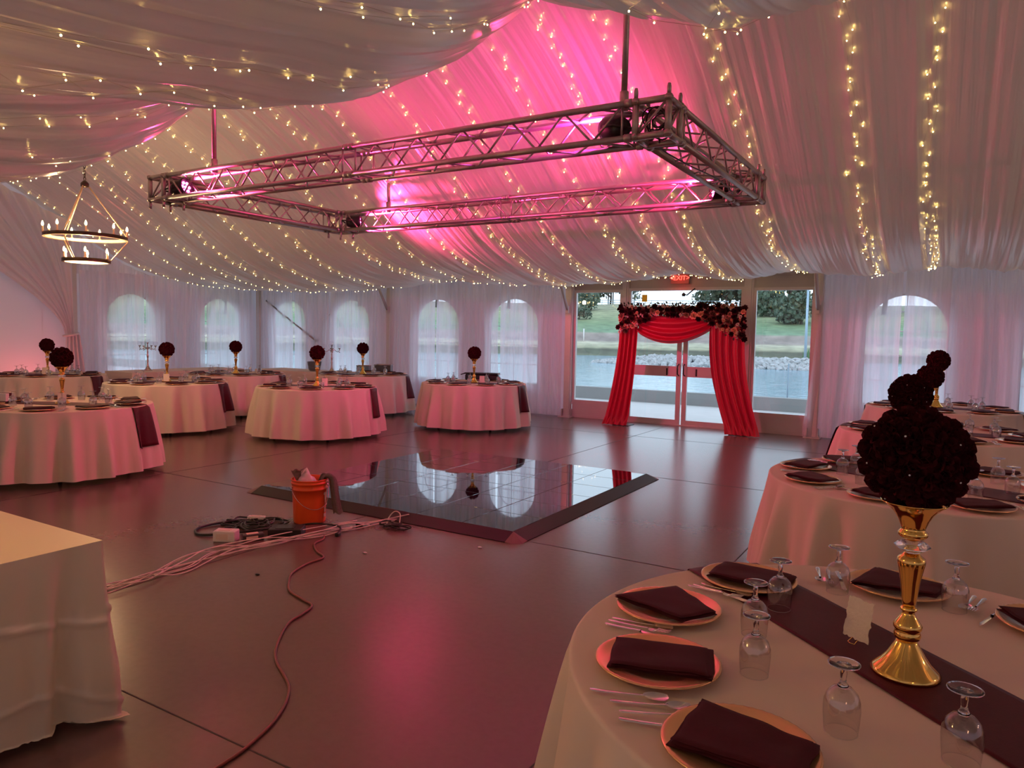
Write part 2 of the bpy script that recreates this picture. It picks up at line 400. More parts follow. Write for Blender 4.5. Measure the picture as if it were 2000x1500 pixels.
# --- glazed door bay
FY = WALL_Y
def framebox(b, x0, x1, z0, z1, t=.06, d=.07, y=FY):
    b.bbox((x0, y-d/2, z0), (x1, y+d/2, z0+t)); b.bbox((x0, y-d/2, z1-t), (x1, y+d/2, z1))
    b.bbox((x0, y-d/2, z0+t), (x0+t, y+d/2, z1-t)); b.bbox((x1-t, y-d/2, z0+t), (x1, y+d/2, z1-t))
def sidelight(name, x0, x1):
    root = struct(empty(name)); b = MB(); framebox(b, x0, x1, .30, 2.50, .05); b.obj('window_frame', M['frame_paint'], root)
    g = MB(); g.bbox((x0+.05, FY-.004, .35), (x1-.05, FY+.004, 2.45)); g.obj('pane', M['glass_pane'], root)
    k = MB(); k.bbox((x0, FY-.02, .03), (x1, FY+.02, .30)); k.bbox((x0, FY-.03, .26), (x1, FY+.03, .30)); k.bbox((x0, FY-.03, .0), (x1, FY+.03, .05)); k.obj('kick_panel', M['frame_paint'], root)
sidelight('window_9', -6.42, -5.40); sidelight('window_10', -2.98, -1.98)
d = struct(empty('door_1'))
b = MB(); framebox(b, -5.28, -3.14, 2.12, 2.52, .05); b.obj('transom_frame', M['frame_paint'], d)
g = MB(); g.bbox((-5.23, FY-.004, 2.17), (-3.19, FY+.004, 2.47)); g.obj('transom_pane', M['glass_pane'], d)
for sgn, x0, x1 in ((1, -5.28, -4.225), (-1, -4.195, -3.14)):
    b = MB(); framebox(b, x0, x1, .02, 2.12, .085, .045); b.bbox((x0+.08, FY-.03, .90), (x1-.08, FY+.03, 1.09))
    lf = b.obj('door_leaf', M['frame_paint'], d)
    g = MB(); g.bbox((x0+.08, FY-.004, .10), (x1-.08, FY+.004, .90)); g.bbox((x0+.08, FY-.004, 1.09), (x1-.08, FY+.004, 2.05)); g.obj('pane', M['glass_pane'], lf)
    h = MB(); hx = x1-.04 if sgn > 0 else x0+.04
    h.tube([(hx, FY-.03, .92), (hx, FY-.09, .95), (hx, FY-.09, 1.1), (hx, FY-.03, 1.13)], .011, 8)
    h.obj('pull_handle', M['blackmetal'], lf)
    h = MB(); sx_ = hx-sgn*.22; h.bbox((sx_-.015, FY-.035, .92), (sx_+.015, FY-.028, 1.05)); h.obj('latch_plate', M['black'], lf)
b = MB(); b.bbox((-5.3, FY-.06, 0), (-3.12, FY+.06, .022)); b.obj('threshold', M['alu'], d)
# uprights between the glazing and the header above it
k = 2
for x0, x1 in ((-5.40, -5.28), (-3.14, -2.98)):
    b = MB(); b.bbox((x0, FY-.05, 0), (x1, FY+.05, EAVE)); b.bbox((x0+.035, FY-.07, 0), (x1-.035, FY-.05, EAVE)); struct(b.obj('trim_%d' % k, M['frame_paint'])); k += 1
for x0, x1 in ((-6.42, -5.40), (-5.28, -3.14), (-2.98, -1.98)):
    b = MB(); b.bbox((x0, FY-.012, 2.50), (x1, FY+.012, EAVE)); framebox(b, x0, x1, 2.50, 2.74, .025, .05); framebox(b, x0, x1, 2.74, EAVE, .025, .05); struct(b.obj('trim_%d' % k, M['panel'])); k += 1
tag(MB().bbox((-5.02, FY-.012, 2.27), (-4.92, FY-.005, 2.40)).obj('window_sticker', M['yellow']), 'small yellow sticker on the transom glass above the left door', 'sticker')

# --- tent posts with knee braces
def tent_post(x, y, label, brace=True, ang=0):
    root = empty('tent_post', (x, y, 0), ang)
    b = MB(); b.bbox((-.06, -.05, 0), (.06, .07, 2.9)); b.bbox((-.075, -.03, 0), (-.06, .05, 2.9)); b.bbox((.06, -.03, 0), (.075, .05, 2.9)); b.obj('post', M['alu'], root)
    b = MB(); b.bbox((-.13, -.16, 0), (.13, .1, .015)); b.bbox((-.09, -.1, .015), (-.078, .08, .16)); b.bbox((.078, -.1, .015), (.09, .08, .16))
    for s in (-1, 1): b.lathe([(.012, 0), (.012, .03)], 8, (s*.105, -.12, .015))
    b.obj('base_plate', M['alu'], root)
    if brace:
        c = MB(); c.tube([(0, -.09, 2.12), (0, -.62, 2.95)], .03, 12); c.bbox((-.03, -.11, 2.05), (.03, -.04, 2.19)); c.obj('knee_brace', M['alu'], root)
    return tag(root, label, 'tent post', None)
tent_post(-6.5, 12.93, 'aluminium tent post with a knee brace at the left edge of the glass doors')
tent_post(-1.92, 12.93, 'aluminium tent post with a knee brace at the right edge of the glass doors')
tent_post(-11.1, 12.93, 'aluminium tent post with a knee brace behind the sheers, between the paired arched windows')
tent_post(-15.45, 12.86, 'aluminium tent post in the far left corner behind the sheers', False)
tent_post(-15.62, 8.25, 'aluminium tent post on the gable wall where the curtain is tied back', False, -pi/2)
tent_post(2.65, 12.93, 'aluminium tent post behind the sheers right of the farthest right table')
b = MB(); b.tube([(-15.2, 12.88, 2.35), (-13.4, 12.88, 1.35)], .022, 8); b.lathe([(.04, 0), (.04, .05)], 10, (-13.4, 12.9, 1.33))
tag(b.obj('cross_brace', M['truss']), 'diagonal metal brace showing through the sheers near the far corner', 'brace')
b = MB(); b.tube([(-13.3, 12.92, 1.7), (-12.9, 12.92, 2.1), (-11.3, 12.92, .35)], .008, 6)
tag(b.obj('brace_cable', M['wire']), 'thin brace cable running down behind the sheers beside the far corner windows', 'cable')

# ------------------------------------------------------------------ ceiling drapes
FYs = [5.4, 6.2, 7.0, 7.92, 8.6, 9.2, 9.7, 10.2, 10.7, 11.2, 12.1, 12.82]
FZs = [4.97, 4.70, 4.36, 3.85, 3.45, 3.12, 2.93, 2.80, 2.72, 2.67, 2.72, 2.86]
NYs = [5.4, 4.9, 4.3, 3.7, 3.0, 2.2, 1.2, 0, -1.2, -2.15]
NZs = [4.97, 4.60, 4.16, 3.76, 3.36, 3.06, 2.86, 2.76, 2.76, 2.84]
fN = catmull([(a, c, 0) for a, c in zip(FYs, FZs)], 6); nN = catmull([(a, c, 0) for a, c in zip(NYs, NZs)], 6)
fx = [p.x for p in fN]; fz = [p.y for p in fN]
nx_ = [p.x for p in nN][::-1]; nz_ = [p.y for p in nN][::-1]
BAY = 4.57; SEAM0 = -1.93
def gather(x, far, v):
    """fine gathered folds across the panel, running from ridge to eave"""
    s = 0
    for k, (fq, am) in enumerate(((5.3, .5), (11.0, .42), (21, .32), (36, .18))):
        s += am*noise.noise(Vector((x*fq, v*(.9+k*.2)+(3 if far else 11), k*7.3)))
    return s
FSEAM = [-15.6, -8.35, -3.80, -2.15, -.15, 2.0, 4.3, 7.3]; FSAG = [.20, .17, .13, .12, .11, .12, .14]
NSEAM = [-15.6, -9.2, -4.7, -1.9, .5, 3.3, 7.3]; NSAG = [.70, .70, .55, .58, .5, .5]
def scallop(x, seams, sags, p):
    for i in range(len(seams)-1):
        if x <= seams[i+1] or i == len(seams)-2:
            return sags[i]*max(0, sin(pi*min(1, max(0, (x-seams[i])/(seams[i+1]-seams[i])))))**p
    return 0
def surf(x, y):
    """height of the draped ceiling"""
    if y >= RIDGE_Y:
        t = (y-RIDGE_Y)/(12.82-RIDGE_Y); z = lerp(y, fx, fz)
        z -= scallop(x, FSEAM, FSAG, .9)*min(1, 1.25*t)*(1 if t < .86 else 1-.45*(t-.86)/.14)
        z += .075*gather(x, True, t*1.6)*(.35+.65*t)
    else:
        t = (RIDGE_Y-y)/(RIDGE_Y+2.15); z = lerp(y, nx_, nz_)
        z -= scallop(x, NSEAM, NSAG, .8)*lerp(y, [-2.15, 0, 1.2, 2.4, 3.0, 3.5, 3.9, 4.4, 4.9, 5.4], [.15, .25, .32, .45, .75, .95, 1, .8, .45, 0])
        z += (.10*gather(x*.7, False, t*1.2)+.05*gather(x*1.7+9, False, t*1.5+4))*(.35+.65*min(1, 2.2*t))
    return z
def drape_panel(xa, xb, far, label):
    ya, yb = (RIDGE_Y, 12.82) if far else (RIDGE_Y, -2.15)
    nu = int((xb-xa)/(.028 if xa < -8 else .02)); nv = 56
    def fn(u, v):
        vv = v**(1.0 if far else .8)
        y = ya+(yb-ya)*vv; x = xa+(xb-xa)*u
        return (x+(.02*noise.noise(Vector((x*6, y*.6, 4)))), y, surf(x, y))
    b = MB(); b.grid(nu, nv, fn)
    return tag(b.obj('ceiling_drape', M['drape']), label, 'ceiling drape', 'sheer panels swagged under the far roof slope' if far else 'sheer panels swagged under the near roof slope')
edges = [X0+.12, -12.2, -8.35, -6.2, -4.05, -2.15, -.15, 2.0, 4.3, X1-.05]
FARL = ['behind the chandelier, leftmost', 'between the chandelier and the truss', 'over the left half of the truss', 'over the truss middle, ending left of the doors', 'behind the right truss end, over the doors',
        'just right of the truss corner, brightest magenta', 'between the two bright light strings at right', 'at the right edge of the view', 'beyond the right edge']
for i, (a, c) in enumerate(zip(edges[:-1], edges[1:])): drape_panel(a, c, True, 'white sheer drape, far roof slope, '+FARL[i])
NEARL = ['at the left edge, lowest', 'upper left with a pink lower edge', 'large swag across the top middle', 'small swag at the top centre right', 'beyond the top right corner', 'farthest right']
for i, (a, c) in enumerate(zip([X0+.12]+NSEAM[1:-1], NSEAM[1:-1]+[X1-.05])): drape_panel(a, c, False, 'white sheer drape, near roof slope, '+NEARL[i])

# --- fairy light strings: pairs of strands hanging just under the drape, ridge to eave
bulb_me = MB().lathe([(.0, -.0065), (.004, -.004), (.0057, 0), (.004, .004), (0, .0065)], 6).mesh('bulb', M['fairy'])
bulb_small = MB().lathe([(.0, -.0048), (.003, -.003), (.0042, 0), (.003, .003), (0, .0048)], 6).mesh('bulb', M['fairy'])
def light_string(x, far, label, n=66, jit=.05, y_to=None):
    rnd = random.Random(int(x*100)+far)
    ya, yb = (RIDGE_Y+.15, 12.75) if far else (RIDGE_Y-.15, y_to or -1.9)
    root = empty('fairy_light_string', (x, (ya+yb)/2, 0))
    pts = []; off = Vector(root.location)
    wires = [[], []]
    for i in range(n):
        t = (i+.5)/n; y = ya+(yb-ya)*t+rnd.uniform(-.03, .03); s = i % 2
        xx = x+(.028 if s else -.028)+rnd.gauss(0, jit*.5)+.03*sin(y*2+x)
        z = surf(xx, y)-.022-abs(rnd.gauss(0, .008))
        p = Vector((xx, y, z))-off; wires[s].append(p+Vector((0, 0, .010))); inst(bulb_me if far else bulb_small, 'bulb', root, p)
    for s in (0, 1): MB().tube(wires[s], .0008, 4).obj('wire', M['wire'], root)
    return tag(root, label, 'string lights', 'fairy light strings along the far roof slope' if far else 'fairy light strings along the near roof slope')
FS = [(-.28, 'straight one over the rightmost window'), (-.95, 'thick bright one between truss and right edge'), (-2.05, 'just right of the truss corner'),
      (-2.97, 'ending above the right door post'), (-3.57, 'ending in the swag beside the exit sign'), (-4.2, 'ending at the exit sign'), (-5.0, 'ending above the left door post'),
      (-5.85, 'through the truss middle, ending at the left door jamb'), (-6.9, 'ending above the rightmost left-hand arched window'), (-7.75, 'ending above the lone table by the wall'),
      (-8.7, 'through the left half of the truss'), (-9.9, 'passing the left end of the truss'), (-10.9, 'just left of the truss end'), (-12.0, 'between chandelier and truss'), (-12.9, 'passing behind the chandelier hub'),
      (-14.0, 'passing behind the chandelier candles'), (-15.3, 'leftmost, along the gable edge'), (.85, 'rightmost, near the right edge of the view')]
for x, l in FS: light_string(x, True, 'fairy light string, far slope, '+l, 58 if x > -4 else 50, .06 if abs(x+.95) < .1 or abs(x+2.05) < .1 else .04)
NS = [(-.9, 'nearest the top right'), (-2.2, 'right part of the top middle swag'), (-2.9, 'low line of the top middle swag'), (-3.6, 'across the top middle swag'), (-4.4, 'left part of the top middle swag'), (-5.3, 'beside the seam at upper left'), (-6.1, 'upper left, second row'),
      (-6.7, 'upper left, third row'), (-7.4, 'upper left, fourth row'), (-8.3, 'left side, fifth row'), (-9.3, 'left side, sixth row'), (-10.8, 'left side, low row'), (-12.4, 'lowest row at the left edge')]
for x, l in NS: light_string(x, False, 'fairy light string, near slope, '+l, 52, .16)

# ------------------------------------------------------------------ wall sheers
def curtain(xa, xb, label, axis=0, at=12.86, z0=.02, z1=2.78, freq=16, amp=.035, flare=None, group='white sheer curtains along the window walls', seed=0):
    n = int(abs(xb-xa)*46)+8
    def fn(u, v):
        z = z0+(z1-z0)*v; t = xa+(xb-xa)*u
        if flare: t += flare(u, v)
        a = amp*(1.15-.5*v); q = t*freq+1.7*noise.noise(Vector((t*1.7, z*.35, seed)))*2
        d = a*(.6*sin(q)+.3*sin(q*2.3+1)+.25*noise.noise(Vector((t*9, z*.5, 3+seed))))
        t2 = t+.02*noise.noise(Vector((t*5, z*.8, 9)))
        return (t2, at+d, z) if axis == 0 else (at-d, t2, z)
    b = MB(); b.grid(n, 14, fn)
    return tag(b.obj('sheer_curtain', M['sheer']), label, 'curtain', group)
C = 'white sheer curtain '
curtain(-15.5, -14.2, C+'over the first window right of the far corner', seed=1)
curtain(-14.15, -12.95, C+'between the two arched windows right of the far corner', seed=2)
curtain(-12.9, -11.15, C+'over the window behind the right silver candelabra', seed=3)
curtain(-11.05, -9.75, C+'left of the windows behind the lone table', seed=4, freq=19)
curtain(-9.7, -8.1, C+'between the two windows behind the lone table', seed=5)
curtain(-8.05, -6.62, C+'pink-lit, beside the left edge of the glass doors', seed=6)
curtain(-1.86, -.7, C+'pink-lit, flared to the left, right of the glass doors', seed=7, flare=lambda u, v: -(1-u)*.22*(1-v)**1.3)
curtain(-.66, .95, C+'over the window behind the dark flower balls at right', seed=8)
curtain(1.0, 2.7, C+'at the right edge of the view', seed=9)
curtain(2.75, 4.9, C+'beyond the right edge of the view, near post', seed=10)
curtain(4.95, 7.0, C+'beyond the right edge of the view, last one', seed=11)
curtain(8.35, 9.75, C+'on the gable, over the left candelabra', 1, -15.52, seed=12)
curtain(9.8, 11.3, C+'on the gable wall, between its two arched windows', 1, -15.52, seed=13)
curtain(11.35, 12.7, C+'on the gable wall, over the window beside the far corner', 1, -15.52, seed=14)
# upper gable fill and the tied-back swag at the left
def gtop(y): return surf(X0+.2, y)-.06
b = MB()
b.grid(220, 10, lambda u, v: (-15.60+.02*sin((8.3+4.4*u)*22)+.015*noise.noise(Vector(((8.3+4.4*u)*9, v, 2))), 8.3+4.4*u, 2.7+(max(2.72, gtop(8.3+4.4*u))-2.7)*v))
tag(b.obj('gable_drape', M['sheer']), 'sheer drape filling the gable above the left windows, behind the chandelier', 'curtain')
def swag(u, v):
    # u across (0 = left, far up the gable; 1 = at the tie), v from tie/bottom up to the roof
    yt = 4.2+4.0*u; zt = 4.55-.10*abs(yt-5.4)-(.35*(yt-6.5) if yt > 6.5 else 0)
    ytie, ztie = 8.0+.16*u, 1.42
    t = v; s = t**.8
    y = ytie+(yt-ytie)*t**1.35*(1 if u < .999 else 1); z = ztie+(zt-ztie)*s-.5*(1-u)*sin(pi*t)*.6
    d = .045*(sin(u*40+1.5*sin(v*2))+.4*sin(u*93))*(.35+.8*t)
    return (-15.42+d, y, z)
root = empty('tied_back_curtain', (0, 0, 0)); 
b = MB(); b.grid(150, 26, swag); b.obj('swag', M['swag_sheer'], root)
b = MB(); b.grid(60, 14, lambda u, v: (-15.42+.05*sin(u*30+v), 8.0+.3*u+(.30*(u-.35))*(1-v), .02+1.42*v)); b.obj('tail', M['swag_sheer'], root)
b = MB(); b.tube([(-15.42+.1*cos(a), 8.11+.14*sin(a), 1.44+.03*sin(a)) for a in [2*pi*i/16 for i in range(16)]], .022, 8, closed=True); b.obj('tie', M['swag_sheer'], root)
tag(root, 'sheer gable curtain at the far left, swept back and tied behind the dark flower balls', 'curtain')

# ------------------------------------------------------------------ exit sign
root = empty('exit_sign', (-4.28, 12.92, 2.585)); b = MB(); b.bbox((-.17, -.02, 0), (.17, .02, .20)); b.obj('housing', M['exitface'], root)
cu = bpy.data.curves.new('exit_text', 'FONT'); cu.body = '<EXIT>'; cu.size = .115; cu.extrude = .003; cu.align_x = 'CENTER'; cu.align_y = 'CENTER'
tx = bpy.data.objects.new('letters', cu); link(tx); tx.parent = root; tx.location = (0, -.026, .10); tx.rotation_euler = (pi/2, 0, 0); cu.materials.append(M['exit'])
bpy.context.view_layer.update()
me_ = bpy.data.meshes.new_from_object(tx.evaluated_get(bpy.context.evaluated_depsgraph_get())); bpy.data.objects.remove(tx)
tx = bpy.data.objects.new('letters', me_); link(tx); tx.parent = root; tx.location = (0, -.026, .10); tx.rotation_euler = (pi/2, 0, 0)
tag(root, 'red glowing exit sign above the glass doors under the drape edge', 'exit sign')
lamp('POINT', 'exit_glow', (-4.28, 12.72, 2.60), .8, (1, .03, .02), .08)
# security camera on the transom
root = empty('door_closer', (-4.0, 12.93, 2.5))
b = MB(); b.tube([(0, 0, 0), (-.14, -.02, -.12), (-.2, -.02, -.1)], .012, 6); b.lathe([(.03, 0), (.035, .04), (0, .07)], 10, (-.2, -.02, -.14)); b.obj('arm', M['blackmetal'], root)
tag(root, 'small dark bracket on the head of the transom above the right door', 'bracket')

# ------------------------------------------------------------------ truss
TX0, TX1, TY0, TY1, TZ0, TZ1 = -8.02, -1.80, 5.10, 8.20, 3.07, 3.37
CR = .025
truss = empty('lighting_truss', ((TX0+TX1)/2, (TY0+TY1)/2, TZ0))
toff = Vector(truss.location)
def T(p): return Vector(p)-toff
SZ = .30
def corner_block(x, y):
    # box corner, outer size SZ
    b = MB(); r = CR
    xs = (x-SZ/2+r, x+SZ/2-r); ys = (y-SZ/2+r, y+SZ/2-r); zs = (TZ0+r, TZ1-r)
    for yy in ys:
        for z in zs: b.tube([T((xs[0]-r, yy, z)), T((xs[1]+r, yy, z))], r, 10)
    for xx in xs:
        for z in zs: b.tube([T((xx, ys[0]-r, z)), T((xx, ys[1]+r, z))], r, 10)
    for xx in xs:
        for yy in ys: b.tube([T((xx, yy, zs[0]-r)), T((xx, yy, zs[1]+r))], r, 10)
    for yy in ys: b.tube([T((xs[0], yy, zs[0])), T((xs[1], yy, zs[1]))], .010, 6)
    for xx in xs: b.tube([T((xx, ys[0], zs[0])), T((xx, ys[1], zs[1]))], .010, 6)
    o = b.obj('corner_block', M['truss'], truss)
    for xx in xs:
        for yy in ys:
            c = MB(); c.lathe([(.016, 0), (.016, .055), (.011, .075)], 10, T((xx, yy, TZ1 if x > -5 else TZ0-.075))); c.obj('spigot', M['truss'], o)
            for z in zs: MB().lathe([(.034, -.012), (.034, .012)], 10, T((xx, yy, z))).obj('collar', M['truss'], o)
cx = (TX0+SZ/2, TX1-SZ/2); cy = (TY0+SZ/2, TY1-SZ/2)
for a in cx:
    for c in cy: corner_block(a, c)
def section(p0, p1, phase=0):
    """box truss between two points along x or y"""
    p0 = Vector(p0); p1 = Vector(p1); d = (p1-p0).normalized(); s = Vector((-d.y, d.x, 0)); h = SZ/2-CR; zc = (TZ0+TZ1)/2; L = (p1-p0).length
    root = empty('truss_section', ((p0+p1)/2)-toff); root.parent = truss; ro = Vector(((p0+p1)/2).to_tuple())
    def Q(t, a, z): return p0+d*t+s*a*h+Vector((0, 0, z*h))-ro
    p0.z = p1.z = zc; ro = (p0+p1)/2; root.location = ro-toff
    for a in (-1, 1):
        for z in (-1, 1):
            b = MB(); b.tube([Q(0, a, z), Q(L, a, z)], CR, 12)
            for t in (.03, L-.03): b.tube([Q(t-.025, a, z), Q(t+.025, a, z)], CR+.007, 12)
            b.obj('chord', M['truss'], root)
    n = max(2, int(round((L-.16)/.25))); st = (L-.16)/n
    for face in range(4):
        b = MB()
        for i in range(n):
            t0 = .08+i*st; t1 = t0+st; lo, hi = (-1, 1) if (i+phase) % 2 else (1, -1)
            if face < 2:
                a = (-1, 1)[face]; b.tube([Q(t0, a, lo), Q(t1, a, hi)], .009, 7)
            else:
                z = (-1, 1)[face-2]; b.tube([Q(t0, lo, z), Q(t1, hi, z)], .009, 7)
        for t in (.08, L-.08):
            if face < 2: b.tube([Q(t, (-1, 1)[face], -1), Q(t, (-1, 1)[face], 1)], .009, 7)
            else: b.tube([Q(t, -1, (-1, 1)[face-2]), Q(t, 1, (-1, 1)[face-2])], .009, 7)
        b.obj('lacing', M['truss'], root)
mx_ = (TX0+TX1)/2
for yc in cy:
    section((TX0+SZ, yc, 0), (mx_, yc, 0)); section((mx_, yc, 0), (TX1-SZ, yc, 0), 1)
for xc in cx: section((xc, TY0+SZ, 0), (xc, TY1-SZ, 0))
tag(truss, 'rectangular aluminium box truss hung level under the roof, lit pink from inside', 'truss')
for x, y, l in ((-2.2, 5.2, 'near right'), (-6.95, 5.2, 'near left'), (-6.95, 8.05, 'far left'), (-2.6, 8.05, 'far right')):
    top = surf(x, y)+.02
    b = MB(); b.tube([(0, 0, 0), (0, 0, top-3.36)], .024, 10); b.tube([(0, 0, -.08), (0, 0, .06)], .034, 10)
    tag(b.obj('hanger_pipe', M['truss'], loc=(x, y, 3.40)), 'vertical pipe hanging the truss at its %s end' % l, 'pipe', None)

# --- par cans and one unseen uplight added to tint the left gable wall
def par(loc, aim, label, power, col=PINK, ang=95, yoke_side=1):
    loc = Vector(loc); dirv = (Vector(aim)-loc).normalized()
    root = empty('stage_light', loc)
    R = dirv.to_track_quat('Z', 'Y').to_matrix().to_4x4()
    b = MB(); b.lathe([(.03, -.13), (.07, -.12), (.095, -.05), (.10, .05), (.10, .085), (.088, .085), (.086, .055), (0, .05)], 24, M=R); b.obj('housing', M['blackmetal'], root)
    e = MB(); cen = [(0, 0)]+[(.05*cos(i*pi/3), .05*sin(i*pi/3)) for i in range(6)]
    for cx_, cy_ in cen:
        e2 = MB(); e2.lathe([(.0165, .052), (.0165, .064), (.010, .070), (0, .072)], 14, (cx_, cy_, 0), M=R); e2.obj('led_lens', M['led'], root)
    y = MB(); y.tube([R @ Vector((-.115, 0, -.02)), R @ Vector((-.125, .0, -.17)), R @ Vector((.125, 0, -.17)), R @ Vector((.115, 0, -.02))], .010, 6); y.obj('yoke', M['black'], root)
    tag(root, label, 'stage light')
    L = lamp('SPOT', 'stage_beam', loc+dirv*.10, power, col, .05, aim, ang, .8)
par((-7.62, 5.27, 3.22), (-2.6, 6.2, 4.3), 'round stage light with glowing pink lenses, near left corner of the truss', 430, PINK, 122)
par((-7.55, 8.02, 3.22), (-3.6, 10.6, 3.35), 'round stage light with glowing pink lenses, far left corner of the truss', 560, PINK, 128)
par((-2.30, 5.27, 3.22), (-7.2, 8.6, 4.3), 'black stage light seen from behind, near right corner of the truss', 300, MAG, 105)
par((-2.25, 8.02, 3.22), (-6.4, 5.0, 3.5), 'black stage light among cables, far right corner of the truss', 430, PINK, 150)
par((-14.95, 7.35, .16), (-15.65, 7.3, 2.4), 'small unseen uplight added on the floor to wash the left gable wall salmon', 26, (1, .13, .10), 140)
rnd = random.Random(5)
b = MB()
for k in range(5):
    c = Vector((-1.95+rnd.uniform(-.03, .03), 5.25+rnd.uniform(-.05, .05), 3.22+rnd.uniform(-.03, .03)))
    b.tube([c+Vector((.09*cos(a)*(.6+.1*k), .05*sin(a*1+k), .09*sin(a)*(.7+.08*k))) for a in [2*pi*i/20 for i in range(20)]], .006, 6, closed=True)
b.tube(catmull([(-1.95, 5.3, 3.1), (-2.0, 5.5, 3.08), (-1.95, 6.0, 3.06), (-1.93, 6.8, 3.09), (-2.0, 7.6, 3.1), (-2.2, 8.0, 3.15)]), .006, 6)
tag(b.obj('power_cable_coil', M['cable_black']), 'black power cable coiled in the near right corner of the truss and run along it', 'cable')

# ------------------------------------------------------------------ chandelier
def chandelier(loc):
    root = empty('chandelier', loc); R1, R2, z1, z2, hub = .49, .285, .0, -.31, .68
    b = MB(); b.lathe([(R1, -.022), (R1, .022), (R1-.012, .022), (R1-.012, -.022), (R1, -.022)], 64, caps=False); b.obj('upper_ring', M['bronze'], root)
    b = MB(); b.lathe([(R1-.012, -.021), (R1-.014, .021)], 64, caps=False); b.lathe([(R1, -.023), (R1-.035, -.023)], 64, caps=False); b.obj('upper_inner_band', M['cream_metal'], root)
    b = MB(); b.lathe([(R2, z2-.022), (R2, z2+.022), (R2-.012, z2+.022), (R2-.012, z2-.022), (R2, z2-.022)], 48, caps=False); b.obj('lower_ring', M['bronze'], root)
    b = MB(); b.lathe([(R2-.012, z2-.021), (R2-.014, z2+.021)], 48, caps=False); b.lathe([(R2, z2-.023), (R2-.035, z2-.023)], 48, caps=False); b.obj('lower_inner_band', M['cream_metal'], root)
    b = MB(); b.lathe([(.02, hub-.04), (.05, hub-.025), (.05, hub+.015), (.02, hub+.05)], 20); b.obj('hub', M['bronze'], root)
    for k in range(3):
        a = radians(62+120*k); b = MB(); b.tube([(.03*cos(a), .03*sin(a), hub), (R1*cos(a), R1*sin(a), .02)], .009, 8)
        b.tube([(R1*cos(a), R1*sin(a), -.03), (R2*cos(a), R2*sin(a), z2+.02)], .008, 8); b.obj('rod', M['cream_metal'], root)
    top = surf(loc[0], loc[1]-.02)-loc[2]
    b = MB(); k = hub+.05; i = 0
    while k < top+.05:
        q = [(.014*cos(t)*(1 if i % 2 else 0), .014*cos(t)*(0 if i % 2 else 1), k+.025+.025*sin(t)) for t in [2*pi*j/10 for j in range(10)]]; b.tube(q, .0045, 5, closed=True); k += .04; i += 1
    b.obj('chain', M['bronze'], root)
    for R_, z_, n_, ph in ((R1-.006, .022, 9, .2), (R2-.006, z2+.022, 6, .5)):
        for k in range(n_):
            a = 2*pi*k/n_+ph; p = (R_*cos(a), R_*sin(a), z_)
            b = MB(); b.lathe([(.020, 0), (.020, .006), (.010, .009), (.010, .075), (.008, .076)], 12, p); cs = b.obj('candle_sleeve', M['candle'], root)
            b = MB(); b.lathe([(.007, .076), (.015, .092), (.013, .112), (.004, .138), (0, .142)], 12, p); b.obj('flame_bulb', M['bulb'], cs)
    return tag(root, 'two-tier ring chandelier with lit candle bulbs hanging at the left', 'chandelier')
chandelier((-9.85, 5.4, 2.80))

# ------------------------------------------------------------------ floral door arch
rnd = random.Random(11)
def petal(b, R, w, h, tilt, az, cup=.35, z0=0, curl=.25):
    def fn(u, v):
        a = (u-.5)*w; rr = R*(.25+.75*v)*(1-.12*(2*u-1)**2*v); wd = sin(pi*min(1, .18+v*.62))
        x = a*wd; out = rr*sin(tilt)+cup*R*(v*v)*.4-((2*u-1)**2)*w*.18; z = h*v*cos(tilt)+z0-curl*R*max(0, v-.7)
        X = out; Y = x
        return (X*cos(az)-Y*sin(az), X*sin(az)+Y*cos(az), z)
    b.grid(4, 4, fn)
def rose_mesh(R=1, rings=((3, .18, .9), (5, .42, .8), (6, .75, .62), (7, 1.08, .42)), seed=0):
    r = random.Random(seed); b = MB()
    b.lathe([(0, 0), (.22, .1), (.24, .4), (.15, .72), (0, .8)], 8)
    for n_, t, h in rings:
        ph = r.uniform(0, 6)
        for k in range(n_): petal(b, R*(.55+.45*t), 1.25*R*(.7+.3*t), h*R, t, ph+2*pi*k/n_+r.uniform(-.1, .1), z0=.02)
    return b
def petal_variants(name, m): return [rose_mesh(1, seed=s).mesh(name, m) for s in (1, 2)]
ROSE = petal_variants('rose', M['petal'])
def cmat(n, c): return mat(n, c, .8, 0, .25, 20, Specular_IOR_Level=.2)
FC = {'dark': cmat('flower_dark_burgundy', (.03, .003, .006)), 'wine': cmat('flower_wine', (.06, .010, .012)), 'blush': cmat('flower_blush', (.45, .21, .15)), 'peach': cmat('flower_peach', (.80, .42, .26)), 'dusty': cmat('flower_dusty_rose', (.20, .08, .065)), 'white': cmat('flower_white', (.85, .68, .58)), 'brown': cmat('flower_russet', (.10, .035, .02))}
FM = {k: rose_mesh(1, seed=3).mesh('rose', m) for k, m in FC.items()}
arch_leaf = mat('arch_leaves', (.03, .05, .02), .7, 0, .4, 20)
garl = empty('floral_garland', (-4.06, 12.32, 2.1))
core = MB()
AX0, AX1 = -5.17, -2.93
def gbot(x):
    if x < -4.5: return lerp(x, [-5.17, -5.05, -4.75, -4.5], [1.66, 1.68, 1.83, 1.97])
    return lerp(x, [-4.5, -3.95, -3.6, -3.35, -3.05, -2.93], [1.97, 1.98, 1.88, 1.74, 1.60, 1.58])
xs_ = [AX0+(AX1-AX0)*i/40 for i in range(41)]
core.grid(40, 6, lambda u, v: (AX0+.03+(AX1-AX0-.06)*u, 12.34+.05*cos(v*pi), gbot(AX0+(AX1-AX0)*u)+.05+(2.16-gbot(AX0+(AX1-AX0)*u)-.06)*v))
core.grid(40, 6, lambda u, v: (AX0+.03+(AX1-AX0-.06)*u, 12.38, gbot(AX0+(AX1-AX0)*u)+.05+(2.16-gbot(AX0+(AX1-AX0)*u)-.06)*v))
